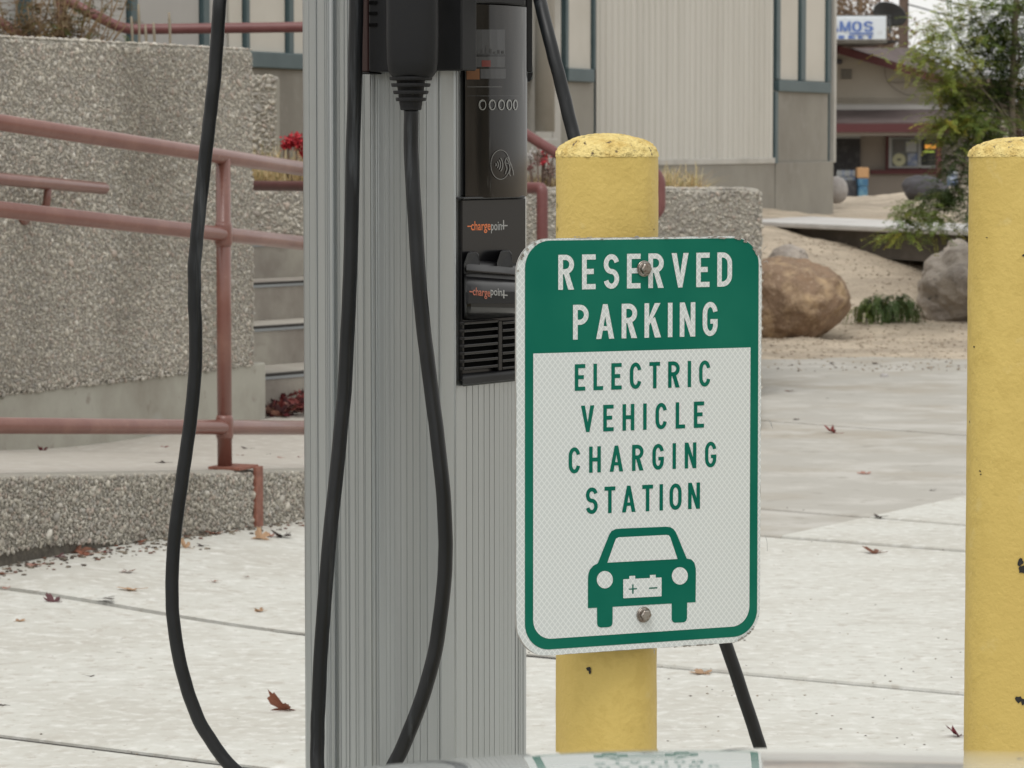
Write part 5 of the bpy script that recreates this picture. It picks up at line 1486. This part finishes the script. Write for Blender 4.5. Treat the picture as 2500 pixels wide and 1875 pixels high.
# lower black panel
rplate('cover_lip', 1131, 1283, 481, 487, .002, .0135, M['black_gloss'], bev=.002)
fp = rplate('front_panel', 1128, 1284, 487, 930, -.004, .0055, M['black_gloss'], bev=.0015)
cv_ = bpy.data.curves.new('logo_text', 'FONT')
def logo(text, u0, u1, v0, v1, off, m, parent, slope=0.0):
    """lettering from the built-in font, laid on the pedestal's display side"""
    cu = bpy.data.curves.new('logo_text', 'FONT'); cu.body = text; cu.resolution_u = 3; cu.offset = .012
    to = bpy.data.objects.new('tmp', cu); COL.objects.link(to)
    dg = bpy.context.evaluated_depsgraph_get(); me = bpy.data.meshes.new_from_object(to.evaluated_get(dg))
    V = [(v.co.x, v.co.y) for v in me.vertices]; F = [tuple(p.vertices) for p in me.polygons]
    bpy.data.objects.remove(to); x0, x1 = min(p[0] for p in V), max(p[0] for p in V); y1 = .73
    mb = MB(); n3 = Vector((RNm.x, RNm.y, 0)); o3 = Vector((C0.x, C0.y, 1)) + n3*off
    for (x, y) in V:
        s = (x-x0)/(x1-x0); u = u0+(u1-u0)*s; mb.v.append(tuple(RP(u, v1-(v1-v0)*y/y1+slope*(u-u0), o3, n3)))
    mb.f = F
    return obj('brand_lettering', mb, m, parent=parent)
def brand(u0, u1, um, v0, v1, off, m1, m2, parent, slope):
    n3 = Vector((RNm.x, RNm.y, 0)); o3 = Vector((C0.x, C0.y, 1)) + n3*(off+.0001)
    f = lambda u, v: RP(u, v+slope*(u-u0), o3, n3)
    d = u0+ (u1-u0)*.09; y = v0+(v1-v0)*.60
    mb = MB(); mb.add([f(u0,y+1.2), f(d+2,y+1.2), f(d+2,y-1.6), f(u0,y-1.6)], [(0,1,2,3)]); obj('brand_dash', mb, m1, parent=parent)
    logo('charge', d, um, v0, v1, off, m1, parent, slope); 
    pe = u1-(u1-u0)*.14
    logo('poin', um+.8, pe, v0, v1, off, m2, parent, slope*1.0)
    mb = MB(); xx = pe+4
    mb.add([f(xx-1.5,v1), f(xx+1.5,v1), f(xx+1.5,v0), f(xx-1.5,v0)], [(0,1,2,3)])
    mb.add([f(pe-2,y+1.3), f(u1,y+1.3), f(u1,y-1.5), f(pe-2,y-1.5)], [(0,1,2,3)]); mb.v[4:8] = [tuple(Vector(q)+n3*.0001) for q in mb.v[4:8]]
    obj('brand_plus', mb, m2, parent=parent)
brand(1141, 1239, 1198, 539, 562, .0058, M['print_orange'], M['print_grey'], fp, -.02)
# hinged plug holster of the display side, with its own plate
def RQ(u, z, off): q = RF(u, off); return Vector((q.x, q.y, z))
zf = lambda v: zat(v, C0.y+.06)
prof_h = [(630,.006),(633,.016),(638,.022),(652,.027),(655,.027),(657,.020),(668,.021),(671,.030),(676,.038),(686,.043),(698,.0455),(716,.046),(738,.045),(752,.040),(762,.032),(772,.018),(778,.0055)]
mb = MB(); u_s = [1133,1135,1139,1150,1180,1220,1258,1276,1280,1282]; sc_ = [.15,.6,.88,.98,1,1,1,.95,.7,.15]
for u, s in zip(u_s, sc_):
    uu = u
    for v, o in prof_h: mb.v.append(tuple(RQ(uu - (0 if u > 1200 else 0), zf(706+(v-706)*(.93+.07*s) + (u-1133)*.13*max(0,min(1,(780-v)/60))), .0055+(o-.0055)*s)))
m_ = len(prof_h)
for i in range(len(u_s)-1):
    for j in range(m_-1): mb.f.append((i*m_+j, i*m_+j+1, (i+1)*m_+j+1, (i+1)*m_+j))
hb = obj('plug_dock', mb, M['black_gloss'], parent=ped, autosmooth=32)
# raised logo plate
a = [RQ(1143,zf(703),.0475), RQ(1143,zf(731),.0475), RQ(1262,zf(739),.0475), RQ(1262,zf(709),.0475)]
mb = MB(); mb.plate(a, (RNm.x,RNm.y,0), .004); obj('logo_plate', mb, M['black_soft'], parent=hb, bevel=.0008)
n3 = Vector((RNm.x, RNm.y, 0))
brand(1146, 1239, 1197, 700, 720, .0482, M['print_orange2'], M['print_grey'], hb, .10)
for (u0, u1) in ((1133,1172),(1213,1252)):
    mb = MB()
    poly_ = [(u0,664,.018),(u0,640,.018),(u0+9,614,.016),(u0+14,611,.014),(u1-9,612,.014),(u1-3,620,.016),(u1,645,.018),(u1,664,.018)]
    fr = [RQ(u, zf(v), o+.004) for u, v, o in poly_]; bk = [RQ(u, zf(v), .005) for u, v, o in poly_]
    k = len(fr); mb.add(fr+bk, [tuple(range(k-1,-1,-1)), tuple(range(k,2*k))] + [(i,(i+1)%k,k+(i+1)%k,k+i) for i in range(k)])
    obj('latch_tab', mb, M['black'], parent=hb, bevel=.0012)
# louvres
rplate('louvre_recess', 1134, 1281, 790, 905, .0052, .0058, M['black_hole'], parent=fp, bev=0)
for k in range(7):
    v = 786+k*18.5
    rplate('louvre', 1133, 1217, v, v+7.5, .0058, .0125, M['black_gloss'], parent=fp, bev=.001)
    rplate('louvre', 1227, 1281, v-1, v+6.5, .0058, .0125, M['black_gloss'], parent=fp, bev=.001)
rplate('louvre_rib', 1217.5, 1226.5, 783, 906, .0058, .0130, M['black_gloss'], parent=fp, bev=.001)
mb = MB(); pf = [(905,.0058),(908,.016),(913,.0185),(928,.0185),(936,.006),(936,-.003),(905,-.003)]
for u in (1129,1284):
    for v, o in pf: mb.v.append(tuple(RQ(u, zf(v), o)))
k = len(pf); mb.f = [tuple(range(k-1,-1,-1)), tuple(range(k,2*k))] + [(i,(i+1)%k,k+(i+1)%k,k+i) for i in range(k)]
obj('bottom_lip', mb, M['black'], parent=ped, bevel=.0012)

# ---- cables
def wob(pts, seed, amp=.0011):
    """slight kinks and set left in the rubber by handling"""
    return [p + Vector((mnoise.noise(Vector((i*.23, seed, 0)))*amp*.5 + mnoise.noise(Vector((i*.5, seed, 4)))*amp*.12, mnoise.noise(Vector((i*.2, seed, 9)))*amp, 0)) for i, p in enumerate(pts)]
CR = .0090
def cable(pts, label, r=CR, ext=()):
    p3 = [P(u, v, Y) for u, v, Y in pts]
    p3 = list(ext[0] if ext else []) + p3 + list(ext[1] if len(ext) > 1 else [])
    mb = MB(); mb.tube(curve_pts(p3, 9), r, 18)
    return obj('charging_cable', mb, M['cable'], parent=ped, smooth=True, label=label)
# plug cable: down in front of the post and back up in one loop
loop = [(1003,262,4.345),(1005,400,4.345),(1015,560,4.335),(1028,740,4.325),(1046,900,4.32),(1066,1050,4.31),(1082,1200,4.30),(1088,1320,4.30),(1083,1430,4.30),(1064,1580,4.30),(1032,1700,4.30),(990,1808,4.31),(955,1880,4.32)]
dn = [P(900,1990,4.34), P(840,2035,4.36), P(795,2000,4.38)]
upc = [(777,1900,4.40),(775,1800,4.41),(779,1680,4.41),(790,1500,4.41),(806,1300,4.41),(825,1120,4.415),(842,940,4.42),(851,760,4.42),(857,600,4.425),(861,400,4.43),(866,200,4.43),(870,0,4.43),(872,-60,4.43)]
p3 = [P(*q) for q in loop] + dn + [P(*q) for q in upc] + [P(880,-170,4.46)]
mb = MB(); mb.tube(wob(curve_pts(p3, 9), 1.3), CR, 18); obj('charging_cable', mb, M['cable'], parent=ped, smooth=True)
# left hanging cable
cl = [(560,-120,4.46),(549,-60,4.42),(537,0,4.40),(531,90,4.40),(522,200,4.40),(511,300,4.40),(500,400,4.40),(489,500,4.40),(480,580,4.40),(475,660,4.40),(475,740,4.40),(478,820,4.40),(477,900,4.40),(468,1000,4.40),(455,1100,4.40),(442,1190,4.40),(431,1270,4.40),(423,1350,4.40),(420,1430,4.40),(423,1510,4.40),(436,1600,4.40),(459,1690,4.40),(492,1770,4.40),(534,1835,4.40),(585,1890,4.40)]
p3 = [P(680,-230,4.50), P(600,-190,4.48)] + [P(*q) for q in cl] + [P(690,1960,4.42), P(800,1990,4.5), P(900,1960,4.58)]
mb = MB(); mb.tube(wob(curve_pts(p3, 7), 5.1, .0016), CR*.93, 18); obj('charging_cable', mb, M['cable'], parent=ped, smooth=True)
# right cable passing behind the signed post
cr_ = [(1300,-90,4.52),(1312,-25,4.42),(1330,50,4.38),(1350,130,4.36),(1372,215,4.35),(1394,305,4.34),(1418,400,4.33),(1470,640,4.32),(1560,980,4.32),(1650,1240,4.32),(1715,1420,4.32),(1768,1560,4.32),(1805,1670,4.32),(1835,1760,4.32),(1860,1840,4.32),(1885,1930,4.34)]
p3 = [P(1260,-150,4.6)] + [P(*q) for q in cr_] + [Vector((.26,4.42,.10)), Vector((.20,4.5,.03)), Vector((.06,4.56,.03))]
mb = MB(); mb.tube(wob(curve_pts(p3, 8), 8.2), CR*.90, 18); obj('charging_cable', mb, M['cable'], parent=ped, smooth=True)

# ================================================================== FALLEN LEAVES
def surf(u, v):
    """first surface (ramp or pavement) under a pixel"""
    d = ray(u, v); t = 5.0
    while t < 40:
        p = CAMV + d*t; rel = p - R0; tt = rel.dot(AX); w = rel.dot(WX)
        z = gz(p.x, p.y)
        if -.05 < w < 1.32 and tt < 3.6: z = ramp_z(tt)
        elif w >= 1.32 and p.y > 12: z = .081
        if p.z <= z: return Vector((p.x, p.y, z))
        t += .01
    return G(u, v)
LCOL = dict(red=(.20,.05,.045), maroon=(.12,.055,.06), brown=(.19,.085,.055), tan=(.38,.245,.15), dark=(.055,.042,.038), pink=(.38,.21,.17), rust=(.24,.095,.06), wine=(.10,.012,.018))
def leafmesh(size, col, seed, curl):
    rd = random.Random(seed); V = []; F = []; n = 5
    tips = []
    for k in range(n):
        a = math.radians(-115 + 230*k/(n-1)) + math.pi/2; l = size*(.5 if k in (0,4) else .8 if k in (1,3) else 1.0)*rd.uniform(.8,1.1)
        tips.append((a, l))
    out = []
    for i, (a, l) in enumerate(tips):
        out.append((math.cos(a-.36)*l*.62, math.sin(a-.36)*l*.62)); out.append((math.cos(a-.20)*l*.86, math.sin(a-.20)*l*.86)); out.append((math.cos(a-.08)*l*.80, math.sin(a-.08)*l*.80))
        out.append((math.cos(a)*l, math.sin(a)*l)); out.append((math.cos(a+.10)*l*.80, math.sin(a+.10)*l*.80)); out.append((math.cos(a+.22)*l*.84, math.sin(a+.22)*l*.84)); out.append((math.cos(a+.37)*l*.6, math.sin(a+.37)*l*.6))
        if i < n-1: b = (a+tips[i+1][0])/2; out.append((math.cos(b)*l*.42, math.sin(b)*l*.42))
    pts = [(0,-size*.12)] + out
    ph = rd.uniform(0,6.28)
    def bend(x, y):
        d = math.hypot(x, y)/size
        return .6*curl*size*(abs(x*math.cos(ph)+y*math.sin(ph))/size)**1.5*1.3 + curl*size*.25*math.sin(5*x/size+ph)*d + .0012
    V = [(x, y, bend(x, y)) for x, y in pts]
    F = [(0, i, i+1) for i in range(1, len(pts)-1)]
    b = len(V); w = size*.022; L_ = size*.75
    for i in range(4):
        t = i/3; y = -size*.1-L_*t; z = .0015+bend(0,-size*.1)*(1-t)+size*.16*t*t*curl
        V += [(w+size*.10*t*t, y, z), (-w+size*.10*t*t, y, z), (size*.10*t*t, y, z+w*1.5)]
    for i in range(3):
        for k in range(3): F.append((b+i*3+k, b+i*3+(k+1)%3, b+(i+1)*3+(k+1)%3)); F.append((b+i*3+k, b+(i+1)*3+(k+1)%3, b+(i+1)*3+k))
    me = bpy.data.meshes.new('fallen_leaf'); me.from_pydata(V, [], F); me.materials.append(M['leaf'])
    at = me.color_attributes.new('Col', 'FLOAT_COLOR', 'POINT'); c = LCOL[col]
    for i in range(len(V)):
        j = rd.uniform(.75,1.25); at.data[i].color = (c[0]*j, c[1]*j, c[2]*j, 1)
    me.update(); return me
def fleaf(u, v, wpx, col, label, curl=.5, rot=None, tilt=(0,0), name='fallen_leaf'):
    c = surf(u, v); size = wpx/FPX*c.y*.58
    o = bpy.data.objects.new(name, leafmesh(size, col, int(u*7+v), curl)); COL.objects.link(o)
    o.location = c + Vector((0,0,.0008)); o.rotation_euler = (tilt[0]*.5, tilt[1]*.5, random.uniform(0,6.28) if rot is None else rot)
    return tagit(o, label, 'leaf', 'fallen leaves on the concrete')
fleaf(696,1738,104,'rust','large rusty red leaf with raised lobes beside the foot of the pedestal', .75, 2.4, (.5,.3))
fleaf(132,1472,72,'maroon','crumpled purplish leaf lying on the pavement joint at lower left', .8, .6, (.15,-.1))
fleaf(325,1442,74,'tan','pale tan curled leaf with a thin stem, left of the hanging cable', .35, 1.7)
fleaf(262,1463,70,'dark','flat dark leaf on the joint between purplish and tan leaves', .12, 2.6)
fleaf(12,1440,46,'pink','pinkish leaf cut by the left frame edge near the joint', .4, .2)
fleaf(88,1384,60,'pink','small pinkish leaf a little in front of the kerb, far left', .4, 2.2)
fleaf(5,1404,60,'brown','thin brown leaf at the left frame edge below the kerb', .2, 1.1)
fleaf(192,1352,96,'brown','long brown leaf heap at the foot of the kerb left of centre cable', .5, .3)
fleaf(262,1349,50,'red','small reddish leaf at the right end of the leaf row under the kerb', .3, 2.9)
fleaf(215,1356,60,'rust','rusty leaf touching the long brown leaf under the kerb', .6, 1.9)
fleaf(455,1338,50,'tan','rounded yellowish curled leaf just right of the hanging cable', 1.2, .8, (.6,0))
fleaf(495,1335,34,'dark','tiny dark leaf beside the rounded yellowish curled one', .4, 1.2)
fleaf(525,1305,62,'rust','rusty leaf lying at the kerb just left of the rail bracket', .5, 2.4)
fleaf(636,1318,78,'tan','tan and orange leaf arching in front of the kerb bracket', .9, .4, (.3,.2))
fleaf(662,1312,44,'pink','pinkish leaf resting against the tan arching leaf', .7, 1.5)
fleaf(690,1312,76,'dark','dark curled leaf in front of the kerb next to the pedestal edge', .8, 2.8)
fleaf(637,1495,38,'tan','small tan seed-like leaf left of the pedestal on clean concrete', .9, 1.0)
fleaf(103,1104,42,'wine','upright dark wine-red leaf on the ramp at far left', 1.4, .5, (.9,.2))
fleaf(160,1096,60,'rust','row of rusty leaf bits at the wall foot on the ramp', .3, 1.8)
fleaf(395,1096,64,'red','flat reddish-brown leaf on the ramp left of the hanging cable', .3, .3)
fleaf(400,1132,44,'dark','small dark leaf with long stem behind the hanging cable on the ramp', .4, 1.4)
fleaf(606,1098,34,'dark','small dark leaf on the ramp right of the railing post', .5, 2.0)
fleaf(588,1114,30,'rust','tiny rusty leaf close to the railing post on the ramp', .4, 2.6)
fleaf(657,1111,16,'dark','dark crumb-like leaf on the ramp midway to the pedestal', .5, .6)
fleaf(686,1120,26,'pink','tiny pinkish leaf on the ramp near the pedestal', .4, 1.0)
fleaf(731,1118,18,'red','tiny reddish leaf on the ramp touching the pedestal outline', .5, 1.9)
fleaf(2034,1058,52,'red','small raised red leaf on the far pavement right of the sign', 1.3, 1.2, (.5,0))
fleaf(2112,1158,58,'pink','faint pink flat leaf on the far pavement below the raised red one', .3, .2)
fleaf(2138,1352,70,'brown','brown crumpled leaf near the lower joint right of the sign', .7, .8)
fleaf(2148,1264,44,'dark','dark twig-like leaf where the new concrete meets the joint', .5, 1.7)
fleaf(2278,1198,30,'dark','thin dark leaf sliver near the right post', .2, 2.3)
fleaf(2020,974,12,'dark','tiny dark speck-like leaf behind the raised red one', .3, 1.0)
fleaf(1930,956,34,'brown','thin brown leaf far back on the pavement near the sand', .3, 2.6)
fleaf(2140,890,28,'dark','dark leaf on the sand edge above the pale stone', .4, .9)
fleaf(2033,889,20,'dark','small dark leaf on the sand edge left of the pale stone', .5, .9)
fleaf(2338,1800,62,'wine','dark red leaf peeping out from behind the right yellow post', 1.2, 1.6, (.4,.2))
fleaf(1715,1647,84,'tan','pale translucent tan leaf on the joint below the sign', .25, .25)
fleaf(1945,1026,24,'dark','dark fleck of leaf on the far joint right of the sign', .3, .4)
fleaf(10,1725,40,'dark','short dark stem-like leaf at the lower left frame edge', .1, .9)
for (u, v, w_, c_, l_) in ((310,1398,58,'brown','brown leaf flat on the pavement between the kerb and the tan leaf'),(520,1422,30,'rust','small rusty leaf on open pavement right of the hanging cable'),
        (45,1520,40,'tan','small tan leaf below the joint near the left frame edge'),(220,1655,26,'dark','tiny dark leaf alone on the lower left slab'),(600,1410,22,'brown','tiny brown leaf between the kerb and the pedestal'),
        (340,1325,44,'rust','rusty leaf wedged under the kerb left of the hanging cable'),(140,1362,50,'maroon','maroon leaf at the left end of the leaf row under the kerb')):
    fleaf(u, v, w_, c_, l_, .4)
# heap of dead leaves at the first stair
V=[];F=[];C=[]; hp = random.Random(3)
for k in range(90):
    uu_ = hp.uniform(655,790); c = surf(uu_, 1010+hp.uniform(0,14)); c.z += abs(hp.gauss(0,.035))*max(.2,(uu_-655)/80) + .03*hp.random()
    me = leafmesh(hp.uniform(.03,.055), hp.choice(['wine','red','maroon','brown','red','pink']), k, .7)
    R = Matrix.Rotation(hp.uniform(0,6.28),3,'Z') @ Matrix.Rotation(hp.uniform(-1.1,1.1),3,'X')
    b = len(V); V += [tuple(c + R @ v.co) for v in me.vertices]; F += [tuple(i+b for i in p.vertices) for p in me.polygons]
    C += [tuple(at.color)[:3] for at in me.color_attributes['Col'].data]; bpy.data.meshes.remove(me)
npmesh('leaf_heap', np.array(V), np.array(F), M['leaf'], col=np.array(C), label='heap of dead red leaves against the lowest stair beside the pedestal', cat='leaves', kind='stuff')
def chaff(): 
    p = G(random.uniform(-100,2600), 1150+random.random()**.7*800); return p.x, p.y
debris('pavement_specks', lambda: next(q for q in iter(chaff, None) if (Vector((q[0],q[1],0))-R0).dot(WX) < -.1 and q[1] > 4.9), 420, .0024, [(.10,.08,.06),(.2,.15,.1),(.30,.24,.18),(.07,.06,.05)], lambda x,y: 0, label='tiny specks of leaf litter scattered over the pavement', cat='leaf litter')

# ================================================================== THE CAR THE PHOTO WAS TAKEN FROM (front end only)
car = thing('parked_car', (.37, 1.2, 0), 'white car whose glossy bonnet edge crosses the bottom of the view', 'car')
zc_ = P(1650, 1826.5, 1.93).z
def hz_x(x):
    pts = [(-.56,-.20),(-.48,-.105),(-.35,-.052),(-.2,-.0150),(-.112,-.0092),(-.022,-.0028),(.056,-.0002),(.17,0),(.258,-.0016),(.40,-.003),(.60,-.006),(.86,-.0235),(1.0,-.052),(1.14,-.105),(1.22,-.20)]
    for (a, za), (b, zb_) in zip(pts[:-1], pts[1:]):
        if a <= x <= b: t = (x-a)/(b-a); t2 = t; return za+(zb_-za)*t2
    return pts[0][1] if x < 0 else pts[-1][1]
def hz_y(y):
    if y < 1.5: return (1.5-y)*.045 + .050
    if y < 1.93: t = (y-1.5)/.43; return .050 - (.045*.43*t + (.176-.045)*.43*t*t/2) + .0
    t = y-1.93; return -(.176*t + 1.6*t*t)
k0 = hz_y(1.93-1e-6)
mb = MB()
xs = np.concatenate([np.linspace(-.54,-.15,26), np.linspace(-.14,.45,80), np.linspace(.47,1.20,30)]); ys = np.concatenate([np.linspace(.72,1.6,18), np.linspace(1.62,2.22,70)])
sm = lambda x: sum(hz_x(x+d)*w for d, w in ((-.05,.15),(-.025,.2),(0,.3),(.025,.2),(.05,.15)))
for y in ys:
    for x in xs:
        k = max(0, (abs(x-.33)-.2)/.6); mb.v.append((x, y - .16*k*k, zc_ + sm(x) + hz_y(y) - (k0 if y < 1.93 else 0)))
nx = len(xs); mb.f = [(j*nx+i, j*nx+i+1, (j+1)*nx+i+1, (j+1)*nx+i) for j in range(len(ys)-1) for i in range(nx-1)]
obj('bonnet', mb, M['carpaint'], parent=car, smooth=True)
mb = MB(); mb.box(-.52, 2.0, .24, 1.18, 2.17, .58); mb2 = obj('bumper', mb, M['carpaint'], parent=car, bevel=.06, segs=4)
mb = MB(); mb.box(-.1, 2.12, .34, .76, 2.185, .52); obj('grille', mb, M['black'], parent=car, bevel=.02)
for s, x in ((-1,-.50),(1,1.16)):
    mb = MB(); mb.box(x-.035, .6, .30, x+.035, 2.02, .60); obj('wing', mb, M['carpaint'], parent=car, bevel=.02)
    hx = -.40 if s < 0 else .90
    mb = MB(); mb.box(hx, 2.06, .50, hx+.18, 2.16, .60); obj('headlight', mb, M['lens'], parent=car, bevel=.02)
    mb = MB(); q = [(0,-.10),(.28,-.10),(.32,-.07),(.32,.07),(.28,.10),(0,.10)]
    mb.lathe([(r_ if r_ else .001, z_) for r_, z_ in q], (0,0,0), 32); mb.v = [(x+(-s)*.06+z_, 1.35+x_, .32+y_) for x_, y_, z_ in mb.v]
    wh = obj('wheel', mb, M['tyre'], parent=car)
